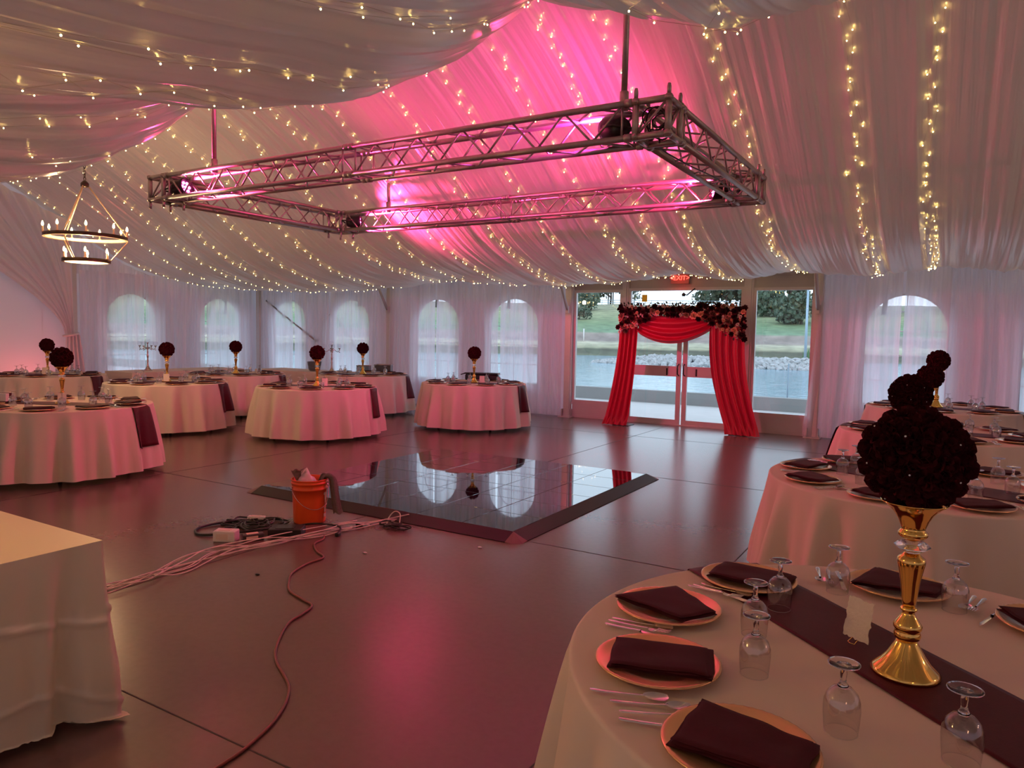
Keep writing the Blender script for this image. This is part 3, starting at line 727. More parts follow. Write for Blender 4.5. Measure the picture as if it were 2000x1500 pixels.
co_ = core.obj('foam_backing', FC['dark'], garl); co_.location = (4.06, -12.32, -2.1)
placed = []; tries = 0
while len(placed) < 260 and tries < 9000:
    tries += 1; x = rnd.uniform(AX0, AX1); z = rnd.uniform(gbot(x)+.02, 2.17); r = rnd.choice((.05, .055, .045, .065, .03, .022))
    if all(hypot(x-q[0], z-q[1]) > (r+q[2])*.70 for q in placed): placed.append((x, z, r))
placed.sort(key=lambda q: -q[2])
extra = []
for i, (x, z, r) in enumerate(placed):
    if r < .035: c = rnd.choice(('white', 'blush', 'white', 'peach', 'dark'))
    else: c = rnd.choice(('dark', 'dark', 'dark', 'dark', 'wine', 'wine', 'brown', 'dusty', 'blush', 'peach', 'dark'))
    tilt = (pi/2+rnd.uniform(-.35, .35), rnd.uniform(-.3, .3), rnd.uniform(-.35, .35))
    if i < 100: inst(FM[c], 'rose', garl, (x+4.06, -.06-rnd.uniform(0, .03), z-2.1), tilt, r*1.05)
    else: extra.append((x, z, r, c, tilt))
mb = MB(); mats_e = list(FC.values()); keys = list(FC.keys())
from mathutils import Euler
base = rose_mesh(1, rings=((4, .4, .8), (6, .9, .5)), seed=9)
for x, z, r, c, tilt in extra:
    mb.cm = keys.index(c); Rm = Euler(tilt).to_matrix()*(r*1.05)
    mb.add([Rm @ Vector(v)+Vector((x+4.06, -.05, z-2.1)) for v in base.v], base.f)
tag(mb.obj('small_blossoms', mats_e, garl), kind='stuff')
lv = MB()
for k in range(230):
    x = rnd.uniform(AX0, AX1); top = rnd.random() < .45; z = 2.15+rnd.uniform(0, .05) if top else rnd.uniform(gbot(x), 2.16)
    a = rnd.uniform(0, 2*pi) if not top else rnd.uniform(.2, pi-.2); L_ = rnd.uniform(.03, .07); y = rnd.uniform(-.1, 0)
    p = Vector((x+4.06, y, z-2.1)); dx = Vector((cos(a), -.4, sin(a)))*L_; sd = Vector((-sin(a), 0, cos(a)))*L_*.28
    lv.add([p, p+dx*.5+sd, p+dx, p+dx*.5-sd], [(0, 1, 2, 3)], False)
tag(lv.obj('leaves', arch_leaf, garl), kind='stuff')
tag(garl, 'garland of dark burgundy, blush and peach flowers across the top of the door arch', 'garland')
# the stand that carries it
b = MB()
for x in (-5.10, -3.0): b.tube([(x, 12.45, 0), (x, 12.45, 2.12)], .016, 8); b.bbox((x-.15, 12.3, 0), (x+.15, 12.6, .012))
b.tube([(-5.10, 12.45, 2.11), (-3.0, 12.45, 2.11)], .016, 8)
tag(b.obj('arch_stand', M['blackmetal']), 'thin metal stand carrying the red drapes and flowers in front of the doors', 'stand')
def red_curtain(top, bot, label, y=12.40, seed=0, ztop=(2.08, 2.08), puddle=.1, bow=0):
    (xt0, xt1), (xb0, xb1) = top, bot
    def fn(u, v):
        w_ = v**1.8
        x0 = xt0+(xb0-xt0)*w_; x1 = xt1+(xb1-xt1)*w_
        x = x0+(x1-x0)*u+bow*sin(pi*v)
        z = (ztop[0]+(ztop[1]-ztop[0])*u)*(1-v)+.012*v
        q = u*30+1.4*noise.noise(Vector((u*3, v*1.3, seed)))*2
        yy = y-.05+.035*(.7*sin(q)+.4*sin(q*1.9+2))*(1.1-.2*v)
        if v > .93: yy -= (v-.93)*puddle*18*(.6+.4*sin(q)); z = max(z, .012)
        return (x, yy, z)
    b = MB(); b.grid(110, 44, fn); return b
b = red_curtain((-5.17, -4.82), (-5.46, -4.98), '', seed=1); tag(b.obj('arch_drape', M['red_chiffon']), 'red chiffon drape falling at the left side of the door arch, pooled on the floor', 'drape')
b = red_curtain((-3.53, -2.94), (-3.20, -2.64), '', seed=2, bow=-.05); tag(b.obj('arch_drape', M['red_chiffon']), 'wider bright red chiffon drape at the right side of the door arch', 'drape')
def swagfn(u, v):
    x = -4.84+1.32*u; s = sin(pi*u)**.8 if 0 < u < 1 else 0
    top = 2.02-.03*s; bot = 1.69+.08*u-.22*s
    z = top+(bot-top)*v-.05*s*sin(v*pi); q = v*20+.5*sin(u*3)
    return (x, 12.36+.04*sin(q)-.05*s, z)
b = MB(); b.grid(50, 60, swagfn); tag(b.obj('arch_swag', M['red_chiffon']), 'red chiffon swag hanging in a curve under the flowers of the door arch', 'drape')

# ------------------------------------------------------------------ dance floor
root = empty('dance_floor', (-4.42, 6.42, 0)); F = 1.485; TH = .06; RW = .13
b = MB(); b.bbox((-F, -F, 0), (F, F, TH-.008)); b.obj('base', M['black'], root)
tm = MB(); g_ = .002; w_ = 2*F/6; bv = .003
tm.add([(-w_/2+g_, -w_/2+g_, 0), (w_/2-g_, -w_/2+g_, 0), (w_/2-g_, w_/2-g_, 0), (-w_/2+g_, w_/2-g_, 0), (-w_/2+g_+bv, -w_/2+g_+bv, .009), (w_/2-g_-bv, -w_/2+g_+bv, .009), (w_/2-g_-bv, w_/2-g_-bv, .009), (-w_/2+g_+bv, w_/2-g_-bv, .009)],
       [(4, 5, 6, 7), (0, 1, 5, 4), (1, 2, 6, 5), (2, 3, 7, 6), (3, 0, 4, 7)], False)
tme = tm.mesh('tile', M['tile']); r3 = random.Random(8)
for i in range(6):
    for j in range(6): inst(tme, 'tile', root, (-F+w_*(i+.5), -F+w_*(j+.5), TH-.008), (r3.gauss(0, .0006), r3.gauss(0, .0006), 0))
rm = mat('dark_ramp_edge', (.016, .009, .009), .42, Specular_IOR_Level=.25)
cm = mat('corner_ramp', (.16, .09, .075), .5)
for k in range(4):
    b = MB(); b.add([(-F, -F, TH), (F, -F, TH), (F, -F-RW, .006), (-F, -F-RW, .006), (-F, -F, 0), (F, -F, 0), (F, -F-RW, 0), (-F, -F-RW, 0)], [(0, 3, 2, 1), (3, 7, 6, 2), (0, 4, 7, 3), (1, 2, 6, 5), (4, 5, 6, 7)], False)
    o = b.obj('ramp_edge', rm, root); o.rotation_euler = (0, 0, k*pi/2)
    b = MB(); b.add([(F, -F, TH), (F, -F-RW, .006), (F+RW*.5, -F-RW, .0), (F+RW, -F-RW*.5, .0), (F+RW, -F, .006), (F, -F, 0), (F, -F-RW, 0), (F+RW, -F, 0)], [(0, 1, 2), (0, 2, 3), (0, 3, 4), (0, 4, 7, 5), (0, 5, 6, 1), (1, 6, 2)], False)
    o = b.obj('corner_ramp', cm, root); o.rotation_euler = (0, 0, k*pi/2)
tag(root, 'square glossy black tiled dance floor with dark bevelled edges in the middle of the hall', 'dance floor')

# ------------------------------------------------------------------ tables
TZ = .765
def cloth_mesh(seed, R=.905, drop=.70, nfold=15, flare=.075):
    r = random.Random(seed); ph = [r.uniform(0, 6.28) for _ in range(6)]; N_ = 240
    def fold(a): return .55*sin(nfold*a+ph[0]+.9*sin(2*a+ph[1]))+.30*sin((nfold*2-5)*a+ph[2]+sin(3*a+ph[3]))+.15*sin(7*a+ph[4])
    rows = []
    for rr in (.0, .3, .6, .8, .88): rows.append(('t', rr/.905*R))
    for k in range(5): rows.append(('e', k/4))
    for k in range(1, 17): rows.append(('s', k/16))
    vs = []; fs = []
    for kind, q in rows:
        for i in range(N_):
            a = 2*pi*i/N_
            if kind == 't': rad = q; z = TZ+.0012*noise.noise(Vector((rad*cos(a)*6, rad*sin(a)*6, seed)))
            elif kind == 'e': rad = R-.012+.012*sin(q*pi/2); z = TZ-.012*(1-cos(q*pi/2))
            else:
                am = .10*min(1, q*1.25)**.8; rad = R+flare*q**.9+am*fold(a); z = TZ-.012-(drop-.012)*q+.010*q*fold(a*1.0)+.004*sin(5*a+ph[5])*q
            vs.append((rad*cos(a), rad*sin(a), z))
    m = len(rows)
    for j in range(m-1):
        for i in range(N_):
            k = (i+1) % N_; fs.append((j*N_+k, j*N_+i, (j+1)*N_+i, (j+1)*N_+k))
    b = MB(); b.add(vs, fs); me = b.mesh('tablecloth', M['cloth']); return me, lambda a, q: R+flare*q**.9+.10*min(1, q*1.25)**.8*fold(a)
CL = [cloth_mesh(s, nfold=nf) for s, nf in ((1, 17), (2, 19), (3, 16))]
def table_mesh():
    pass
def round_table_obj(x, y, label):
    root = empty('folding_table', (x, y, 0)); b = MB(); b.lathe([(.88, .735), (.895, .74), (.895, .755), (.88, .76)], 48); b.obj('table_top', M['white_plastic'], root)
    for k in range(4):
        a = pi/4+k*pi/2+.25; b = MB(); b.tube([(.5*cos(a), .5*sin(a), .735), (.66*cos(a), .66*sin(a), 0)], .014, 8); b.lathe([(.02, 0), (.02, .03)], 8, (.66*cos(a), .66*sin(a), 0)); b.obj('leg', M['black'], root)
    return tag(root, label, 'table', 'round folding tables under cloths')
def runner_obj(x, y, ang, ci, rot, label, w_=.30, drops=(.45, .45), mat_='burgundy'):
    fn_ = CL[ci][1]; R = .905; pts = []
    # path along u: hang (drop0) - across - hang (drop1)
    b = MB(); NU = 70
    L0, L1 = drops; tot = L0+2*R+L1
    def fn(u, v):
        s = u*tot; off = (v-.5)*w_; z = TZ+.004; sgn = 1
        edge = sqrt(R*R-off*off)
        if L0 <= s <= L0+2*R:
            X = (s-L0-R)*edge/R; z = TZ+.003+.0015*noise.noise(Vector((X*5, off*5, 2)))+.0008*sin(X*20)
            return (X, off, z)
        if s < L0: d_ = L0-s; sgn = -1
        else: d_ = s-L0-2*R
        q = min(1, d_/.70)
        a = atan2(off, sgn*edge); rad = fn_(a+ang-rot, q)+.014
        mx = max(fn_(a+ang-rot+e, q) for e in (-.05, 0, .05))+.014
        rad = .5*rad+.5*mx
        return (rad*cos(a), rad*sin(a), TZ-.002-d_)
    b.grid(NU, 18, fn); o = b.obj('table_runner', M[mat_], None, (x, y, 0)); o.rotation_euler = (0, 0, ang)
    s_ = o.modifiers.new('thick', 'SOLIDIFY'); s_.thickness = .0015; s_.offset = 1
    return tag(o, label, 'table runner', 'burgundy runners on the round tables')

# vase parts (heights above the table)
def vz(y): return (1500-y)/1140*.455
VB = [(.0, 0), (.083, 0), (.084, .006), (.078, .014), (.060, .030), (.046, .050), (.036, .068), (.027, .084), (.024, .092)]
VK = [(.024, .090), (.031, .096), (.033, .104), (.031, .112), (.029, .116), (.034, .122), (.035, .130), (.030, .138), (.022, .150), (.016, .160), (.014, .166), (.020, .170), (.021, .175), (.016, .180)]
VS = [(.016, .180), (.018, .20), (.024, .25), (.031, .285), (.034, .300), (.033, .310), (.022, .318), (.018, .324)]
VC = [(.014, .322), (.020, .326), (.034, .334), (.044, .342), (.036, .350), (.022, .356), (.016, .360)]
VT = [(.018, .358), (.026, .362), (.035, .370), (.036, .378), (.030, .384), (.028, .388), (.031, .396), (.037, .412), (.048, .430), (.064, .446), (.078, .456), (.081, .459), (.078, .460), (.060, .446), (.03, .410), (0, .405)]
def vase_meshes():
    return [('foot', MB().lathe(VB, 40).mesh('foot', M['gold'])), ('knop', MB().lathe(VK, 32).mesh('knop', M['gold'])), ('stem', MB().lathe(VS, 32).mesh('stem', M['gold'])),
            ('crystal_ring', MB().lathe(VC, 10).mesh('crystal_ring', M['crystal'])), ('bowl', MB().lathe(VT, 40).mesh('bowl', M['gold']))]
VM = vase_meshes()
def vase(x, y, label, sc=1):
    root = empty('candlestick_vase', (x, y, TZ+.006)); root.scale = (sc, sc, sc)
    for n_, me in VM: inst(me, n_, root)
    return tag(root, label, 'vase', 'gold vases at the table centres')
def ball_dirs(n_, rr):
    o = []
    for i in range(n_):
        z = 1-2*(i+.5)/n_; a = i*2.39996+rr.uniform(-.1, .1); s = sqrt(1-z*z); o.append(Vector((s*cos(a), s*sin(a), z)))
    return o
GEM = MB().lathe([(0, 0), (.0035, .001), (.0045, .003), (.003, .005), (0, .006)], 8).mesh('rhinestone', M['gem'])
def flower_ball(x, y, label, detail, sc=1):
    zc = TZ+.006+(.460+.112)*sc; R = .108
    if detail:
        root = empty('flower_ball', (x, y, zc)); root.scale = (sc, sc, sc); rr = random.Random(int(y*10)); b = MB(); b.lathe([(R*sin(pi*i/12), -R*cos(pi*i/12)) for i in range(13)], 24); b.obj('foam_core', M['petal'], root)
        for i, d_ in enumerate(ball_dirs(62, rr)):
            q = d_.to_track_quat('Z', 'Y'); ro = inst(ROSE[i % 2], 'rose', root, d_*(R-.016), q.to_euler(), .054*rr.uniform(.94, 1.08))
            ro.rotation_euler.rotate_axis('Z', rr.uniform(0, 6))
            if i % 3 == 0: inst(GEM, 'rhinestone', ro, (0, 0, .80), (0, 0, 0), 1/.054*.6)
        return tag(root, label, 'flower ball', 'burgundy rose balls on the vases')
    o = inst(BALL, 'flower_ball', None, (x, y, zc), (0, 0, x*3), sc); return tag(o, label, 'flower ball', 'burgundy rose balls on the vases')
def ball_low():
    rr = random.Random(77); mb_ = MB(); R = .108; mb_.lathe([(R*sin(pi*i/10), -R*cos(pi*i/10)) for i in range(11)], 18)
    base_ = rose_mesh(1, rings=((3, .3, .85), (5, .8, .6), (6, 1.15, .38)), seed=4)
    for d_ in ball_dirs(46, rr):
        Q = d_.to_track_quat('Z', 'Y').to_matrix() @ Euler((0, 0, rr.uniform(0, 6))).to_matrix()
        mb_.add([Q @ (Vector(v)*.058)+d_*(R-.018) for v in base_.v], base_.f)
    return mb_.mesh('flower_ball', M['petal'])
BALL = ball_low()

# place-setting pieces
def charger_mesh():
    b = MB(); n_ = 96; prof = [(0, .004), (.095, .004), (.108, .006), (.135, .013), (.152, .0165), (.160, .018), (.165, .017), (.166, .014), (.150, .010), (.12, .004), (.09, .0), (0, .0)]
    vs = []; fs = []
    for k, (r_, z) in enumerate(prof):
        for i in range(n_):
            a = 2*pi*i/n_; rr = r_; zz = z
            if k in (5, 6): zz += .0012*(i % 2); 
            vs.append((rr*cos(a), rr*sin(a), zz))
    for j in range(len(prof)-1):
        for i in range(n_):
            k = (i+1) % n_; fs.append((j*n_+i, j*n_+k, (j+1)*n_+k, (j+1)*n_+i))
    b.add(vs, fs); return b.mesh('charger_plate', M['rosegold'])
CHG = charger_mesh()
def napkin_mesh(seed, L_=.265, W_=.185, skew=0.0, th=.010):
    b = MB()
    def lay(z0, dz, dl, dw, ox=0):
        def top(u, v):
            x = (u-.5)*(L_+dl)+ox; y = (v-.5)*(W_+dw)*(1+skew*(u-.5))
            x += .006*noise.noise(Vector((v*3, z0*90, seed))); y += .007*noise.noise(Vector((u*4, z0*90+5, seed)))+skew*.12*(u-.5)*v
            e = min(u, 1-u, v, 1-v); r_ = min(1, e/.04)
            zz = z0+dz*sqrt(max(0, 1-(1-r_)**2))+.004*noise.noise(Vector((u*2.5, v*2.5, seed+z0*50)))-.018*max(0, abs(x)-.125)/.02*0
            return (x, y, zz)
        b.grid(26, 20, top)
        b.grid(26, 20, lambda u, v: (top(u, v)[0], top(u, v)[1], z0+.001+.004*noise.noise(Vector((u*2.5, v*2.5, seed+z0*50)))))
    lay(.018, th*.45, 0, 0); lay(.018+th*.45, th*.45, -.008, -.006, .005); lay(.018+th*.9, th*.4, -.016, -.012, -.004)
    return b.mesh('napkin', M['napkin'])
NAP = [napkin_mesh(1), napkin_mesh(2, .25, .20, .35), napkin_mesh(5, .27, .19, -.15)]
# goblet, standing upside down: rim on the cloth, foot in the air
gb = [(.034, 0), (.0355, .0), (.0385, .03), (.040, .055), (.0385, .075), (.032, .092), (.020, .104), (.010, .109), (.0, .110)]
GB = MB().lathe([(.0352, 0), (.0368, .012), (.0385, .03), (.040, .055), (.0388, .074), (.0330, .090), (.0215, .1025), (.0085, .108)], 28, caps=False)
GB.lathe([(.0345, 0), (.036, .012), (.0375, .03), (.039, .055), (.0378, .073), (.0318, .088), (.0205, .0995), (.0, .103)], 28, caps=False)
GB.lathe([(.0358+.0011*cos(t), .0012+.0011*sin(t)) for t in [2*pi*i/8 for i in range(9)]], 28, caps=False)
GBm = GB.mesh('goblet_bowl', M['bowl'])
GS = MB().lathe([(.0, .1015), (.010, .104), (.0125, .109), (.0075, .116), (.0062, .124), (.0075, .136), (.0065, .146), (.009, .152), (.016, .1545)], 20).mesh('goblet_stem', M['crystal'])
GF = MB().lathe([(0, .152), (.012, .1535), (.030, .1565), (.0345, .158), (.0345, .160), (.028, .1600), (.012, .1585), (0, .1580)], 28).mesh('goblet_foot', M['crystal'])
GALL = MB()
for src in (GB,): GALL.add(src.v, src.f)
GALL.lathe([(.0085, .104), (.0125, .109), (.0075, .116), (.0062, .124), (.0075, .136), (.009, .150), (.012, .153), (.030, .1555), (.0345, .158), (.0345, .160), (.0, .160)], 14)
GALLm = GALL.mesh('goblet', pane('thin_goblet_glass', (.95, .95, .96), 3.2, .06))
def goblet(x, y, label, group, detail):
    if detail:
        root = empty('goblet', (x, y, TZ+.004)); inst(GBm, 'bowl', root); inst(GS, 'stem', root); inst(GF, 'foot', root)
    else: root = inst(GALLm, 'goblet', None, (x, y, TZ+.004))
    return tag(root, label, 'glass', group)
# cutlery along +x, handle at -x
def handle(b, L_, w0=.0085, w1=.0035, t=.0022, x0=0):
    def fn(u, v):
        x = x0+L_*u; w_ = lerp(u, [0, .04, .35, .8, 1], [w0*.5, w0, w0*.75, w1, w1]); a = 2*pi*v
        return (x, w_*cos(a), .003+t*.7*sin(a)+.006*u*u)
    b.grid(14, 8, fn)
    b.add([(x0, w0*.5*cos(a), .003+t*.7*sin(a)) for a in [2*pi*i/8 for i in range(8)]], [tuple(range(8))])
SP = MB(); handle(SP, .135)
def spo(u, v):
    x = .130+.062*u; w_ = .0205*sqrt(max(0, 1-((u-.55)/.56)**2)) if u < 1 else 0; y = (2*v-1)*w_
    return (x, y, .009-.006*(1-((2*v-1)**2))*sin(pi*min(1, u+.05))+.002*(2*v-1)**2)
SP.grid(12, 8, spo); SPm = SP.mesh('spoon', M['steel'])
FK = MB(); handle(FK, .130)
FK.grid(6, 6, lambda u, v: (.126+.032*u, (2*v-1)*lerp(u, [0, .4, 1], [.0035, .011, .012]), .009-.003*sin(pi*u)))
for k in range(4):
    yk = -.0105+.007*k; FK.add([(.156, yk-.0018, .0088), (.156, yk+.0018, .0088), (.198, yk+.001, .013), (.198, yk-.001, .013), (.156, yk-.0018, .0105), (.156, yk+.0018, .0105), (.198, yk+.001, .0142), (.198, yk-.001, .0142)], [(4, 5, 6, 7), (0, 3, 2, 1), (0, 1, 5, 4), (1, 2, 6, 5), (2, 3, 7, 6), (3, 0, 4, 7)], False)
FKm = FK.mesh('fork', M['steel'])
KN = MB(); handle(KN, .115, .009, .006, .003)
KN.add([(.11, -.006, .004), (.20, -.009, .001), (.225, -.001, .002), (.215, .006, .003), (.11, .006, .004), (.11, -.006, .0065), (.20, -.009, .0025), (.225, -.001, .003), (.215, .006, .0055), (.11, .006, .0065)], [(5, 6, 7, 8, 9), (4, 3, 2, 1, 0), (0, 1, 6, 5), (1, 2, 7, 6), (2, 3, 8, 7), (3, 4, 9, 8)], False)
KNm = KN.mesh('knife', M['steel'])
def place_card(x, y, rz, label, big=False):
    root = empty('place_card', (x, y, TZ+.006), rz); rr = random.Random(int(x*50+y*9)); w_, h_ = (.085, .115)
    rim = []
    for i in range(12): rim.append((-w_/2+w_*i/12+rr.uniform(-.002, .002), .012+rr.uniform(-.003, .003)))
    for i in range(14): rim.append((w_/2+rr.uniform(-.003, .003), .012+h_*i/14))
    for i in range(12): rim.append((w_/2-w_*i/12, .012+h_+rr.uniform(-.003, .003)))
    for i in range(14): rim.append((-w_/2+rr.uniform(-.003, .003), .012+h_-h_*i/14))
    b = MB(); n_ = len(rim); tl = .18
    fr = [(a, c*sin(tl), c*cos(tl)) for a, c in rim]; bk = [(a, c*sin(tl)+.0018, c*cos(tl)) for a, c in rim]
    b.add(fr+bk, [tuple(range(n_)), tuple(range(2*n_-1, n_-1, -1))]+[(i, n_+i, n_+(i+1) % n_, (i+1) % n_) for i in range(n_)], False)
    b.obj('card', M['paper'], root)
    b = MB(); b.tube([(-.012, -.012, .002), (-.010, .004, .012), (0, .012, .05), (.010, .004, .012), (.012, -.012, .002), (.0, -.016, .002)], .0014, 5, closed=True); b.tube([(0, .012, .05), (0, .05, .001)], .0014, 5); b.obj('wire_easel', M['gold'], root)
    return tag(root, label, 'card', 'torn-edge cards beside the vases')

def dress(x, y, key, where, ci, rot, run, phase=0, n_=9, detail=0, drops=(.45, .45), near_angles=None, seed=0, cut=True, vdx=0, vsc=.89):
    """one dressed round table"""
    round_table_obj(x, y, 'round folding table with dark leg tips under its cloth, '+where)
    o = inst(CL[ci][0], 'tablecloth', None, (x, y, 0), (0, 0, rot)); tag(o, 'cream floor-length tablecloth on the '+key, 'tablecloth', 'cream cloths on the round tables')
    runner_obj(x, y, run, ci, rot, 'burgundy satin runner across the '+key, drops=drops)
    vase(x+vdx, y, 'gold trumpet vase on the '+key, vsc)
    flower_ball(x+vdx, y, 'dark burgundy rose ball, '+key, detail, vsc)
    rr = random.Random(seed+3)
    seats = seat_words(x, y, [2*pi*k/n_+phase for k in range(n_)])
    gs = [2*pi*k/n_+phase+2*pi/n_*.35 for k in range(n_)]; gw = seat_words(x, y, gs)
    for k in range(n_):
        a = 2*pi*k/n_+phase; px, py = x+.70*cos(a), y+.70*sin(a)
        setting(px, py, a, rr, key, seats[k], cut)
        ga = gs[k]; goblet(x+.45*cos(ga)+rr.uniform(-.02, .02), y+.45*sin(ga)+rr.uniform(-.02, .02), 'upturned clear goblet %s, %s' % (gw[k], key), 'goblets on the '+key, detail)
def seat_words(x, y, angs):
    """where round the table each seat lies, as seen from the photograph's side"""
    view = atan2(-y, -x); W_ = ['nearest us', 'near right', 'right', 'rear right', 'rear centre right', 'rear centre left', 'rear left', 'left', 'near left']
    d = sorted(range(len(angs)), key=lambda i: abs((angs[i]-view+pi) % (2*pi)-pi))[0]
    order = sorted(range(len(angs)), key=lambda i: (angs[i]-angs[d]) % (2*pi)); w_ = [None]*len(angs)
    for n_, i in enumerate(order): w_[i] = W_[n_ % 9]
    return w_
def setting(px, py, a, rr, key, seat, cut=True):
    zz = TZ+.005
    o = inst(CHG, 'charger_plate', None, (px, py, zz)); tag(o, 'gold charger plate %s, %s' % (seat, key), 'plate', 'chargers on the '+key)
    o = inst(NAP[rr.randrange(3)], 'napkin', None, (px, py, zz+.001), (0, 0, a+pi/2+rr.uniform(-.45, .45))); tag(o, 'folded burgundy napkin %s, %s' % (seat, key), 'napkin', 'napkins on the '+key)
    if cut:
        for q, (me, nm) in enumerate(((FKm, 'fork'), (KNm, 'knife'), (SPm, 'spoon'))):
            off = .205+.020*q; ca, sa = cos(a), sin(a)
            X = px-sa*off+ca*.10; Y = py+ca*off+sa*.10
            o = inst(me, nm, None, (X, Y, zz), (0, 0, a+pi+rr.uniform(-.2, .2))); tag(o, 'steel %s %s, %s' % (nm, seat, key), nm, 'cutlery on the '+key)

K = dict(R2='second table back on the right', R3='third table back on the right', R4='farthest table back on the right',
 L1='big table at the left edge', L2='table just behind the left edge one', L3='farthest left table', L4='table before the left head table', L5='left-centre table by the dance floor', L6='table near the plastic crates', L7='lone table left of the doors')
dress(-.12, 5.19, K['R2'], 'second back on the right', 0, .4, -.40, .25, 9, 1, seed=2, drops=(.1, .5), vdx=-.09, vsc=.94)
dress(-.05, 8.14, K['R3'], 'third back on the right', 1, 1.1, -.10, .1, 9, 0, seed=3, vdx=-.12, vsc=.92)
dress(-.08, 11.13, K['R4'], 'farthest back on the right', 2, .2, -.15, .5, 9, 0, seed=4, cut=False, vdx=-.07, vsc=1.07)
dress(-8.44, 4.33, K['L1'], 'nearest at the left edge', 1, 2.2, .47, .62, 9, 0, seed=5, drops=(.45, .45))
dress(-10.68, 7.08, K['L2'], 'behind the left edge table', 2, 3.0, .50, .3, 9, 0, seed=6, cut=False)
dress(-13.52, 6.70, K['L3'], 'farthest left', 0, 1.4, .45, .0, 9, 0, seed=7, cut=False)
dress(-11.72, 9.2, K['L4'], 'before the head tables', 1, .9, .48, .2, 9, 0, seed=8, cut=False)
dress(-8.40, 8.09, K['L5'], 'left of centre', 0, 2.6, .42, .5, 9, 0, seed=9, cut=False)
dress(-10.05, 10.9, K['L6'], 'behind the table left of centre', 2, 1.7, .5, .1, 9, 0, seed=10, cut=False)
dress(-7.10, 10.5, K['L7'], 'alone left of the doors', 0, .1, .12, .7, 9, 0, seed=11, cut=False)

# --- the near right table, piece by piece
NX, NY = -.06, 2.18; zz = TZ+.005
round_table_obj(NX, NY, 'round folding table at the lower right, nearest the camera')
o = inst(CL[1][0], 'tablecloth', None, (NX, NY, 0), (0, 0, 1.0)); tag(o, 'cream tablecloth with light creases on the nearest table, lower right', 'tablecloth', 'cream cloths on the round tables')
runner_obj(NX, NY, -.742, 1, 1.0, 'burgundy satin runner crossing the nearest table diagonally, lower right', .30, (.3, .3))
vase(NX-.003, NY-.03, 'tall polished gold vase on the nearest table, the largest in view')
flower_ball(NX-.006, NY-.03, 'largest ball of dark burgundy roses with rhinestones, on the nearest vase', 1)
place_card(-.20, 2.28, -.62, 'torn cream card leaning beside the nearest gold vase')
rr = random.Random(42)
NS_ = [(176, .68, 1, 2.55, 'left, with the diamond-folded napkin'), (211.5, .67, 0, .27, 'leftmost, its napkin squared'), (246, .70, 2, -.05, 'at the bottom of the photo'), (138, .71, 0, -.10, 'at the far end of the runner'),
       (95, .70, 1, 2.9, 'behind the gold vase'), (56, .69, 2, .5, 'at the right edge of the photo'), (283, .69, 0, .4, 'nearest us, below the frame'), (320, .69, 2, 1.0, 'near right, outside the frame'), (18, .69, 0, 1.4, 'far right, outside the frame')]
for ang, rad, nv, nr, l in NS_:
    a = radians(ang); px, py = NX+rad*cos(a), NY+rad*sin(a)
    o = inst(CHG, 'charger_plate', None, (px, py, zz)); tag(o, 'gold charger on the nearest table, '+l, 'plate', 'chargers on the nearest table')
    o = inst(NAP[nv], 'napkin', None, (px+.01, py, zz+.001), (rr.uniform(-.01, .01), rr.uniform(-.01, .01), nr)); tag(o, 'folded burgundy napkin on the nearest table, '+l, 'napkin', 'napkins on the nearest table')
for gx, gy, l in ((-.34, -.26, 'front one of the overlapping pair'), (-.40, .0, 'rear one of the overlapping pair'), (-.38, .26, 'standing on the runner near its far end'), (-.24, .54, 'behind the runner with cutlery lying beyond it'),
                  (-.11, -.44, 'left of the runner, near the bottom of the photo'), (.12, -.43, 'at the lower right beside the runner, nearest the camera'), (.11, .57, 'right of the gold vase near the far rim'), (.47, .33, 'far right beyond the frame edge')):
    goblet(NX+gx, NY+gy, 'upturned goblet, nearest table, '+l, 'goblets on the nearest table', 1)
def cut(me, nm, px, py, z, rz, label):
    o = inst(me, nm, None, (NX+px, NY+py, zz+z), (0, 0, rz)); tag(o, label, nm, 'cutlery on the nearest table')
CUT = [
 (SPm, 'spoon', -.665, -.575, 0, .25, 'teaspoon lying bowl right just below the charger at the left edge'),
 (SPm, 'spoon', -.60, -.60, 0, .33, 'upper spoon of the bunch above the bottom charger, tinted pink'),
 (FKm, 'fork', -.56, -.64, .004, .36, 'fork in the bunch above the bottom charger, tines by the napkin corner'),
 (KNm, 'knife', -.55, -.665, 0, .20, 'knife lowest of the bunch above the bottom charger'),
 (SPm, 'spoon', -.80, -.12, .0, .02, 'spoon between the two left chargers, top of its bunch'),
 (FKm, 'fork', -.80, -.15, .003, -.05, 'fork between the two left chargers, middle of its bunch'),
 (KNm, 'knife', -.80, -.175, 0, -.03, 'knife between the two left chargers, lowest of its bunch'),
 (KNm, 'knife', -.68, .32, 0, -.30, 'knife beside the far left end of the runner, lying crossed'),
 (FKm, 'fork', -.69, .29, .004, -.18, 'fork lying across the knife beside the far left end of the runner'),
 (SPm, 'spoon', -.66, .35, .0, -.28, 'spoon by the far runner end, its bowl on the burgundy'),
 (SPm, 'spoon', -.34, .78, 0, -1.35, 'spoon behind the far goblet, left one of the small bunch'),
 (FKm, 'fork', -.30, .77, 0, -1.40, 'fork behind the far goblet, middle of the small bunch'),
 (KNm, 'knife', -.27, .77, 0, -1.32, 'knife behind the far goblet, right of the small bunch'),
 (SPm, 'spoon', .17, .76, 0, -1.75, 'spoon right of the charger behind the vase'),
 (FKm, 'fork', .20, .75, 0, -1.80, 'fork right of the charger behind the vase'),
 (KNm, 'knife', .25, .67, 0, -1.9, 'knife beside the charger at the right edge of the photo'),
 (SPm, 'spoon', .30, .73, 0, -1.9, 'spoon beside the charger at the right edge of the photo'),
]
for c in CUT: cut(*c[:6], 'steel '+c[6]+', nearest table')
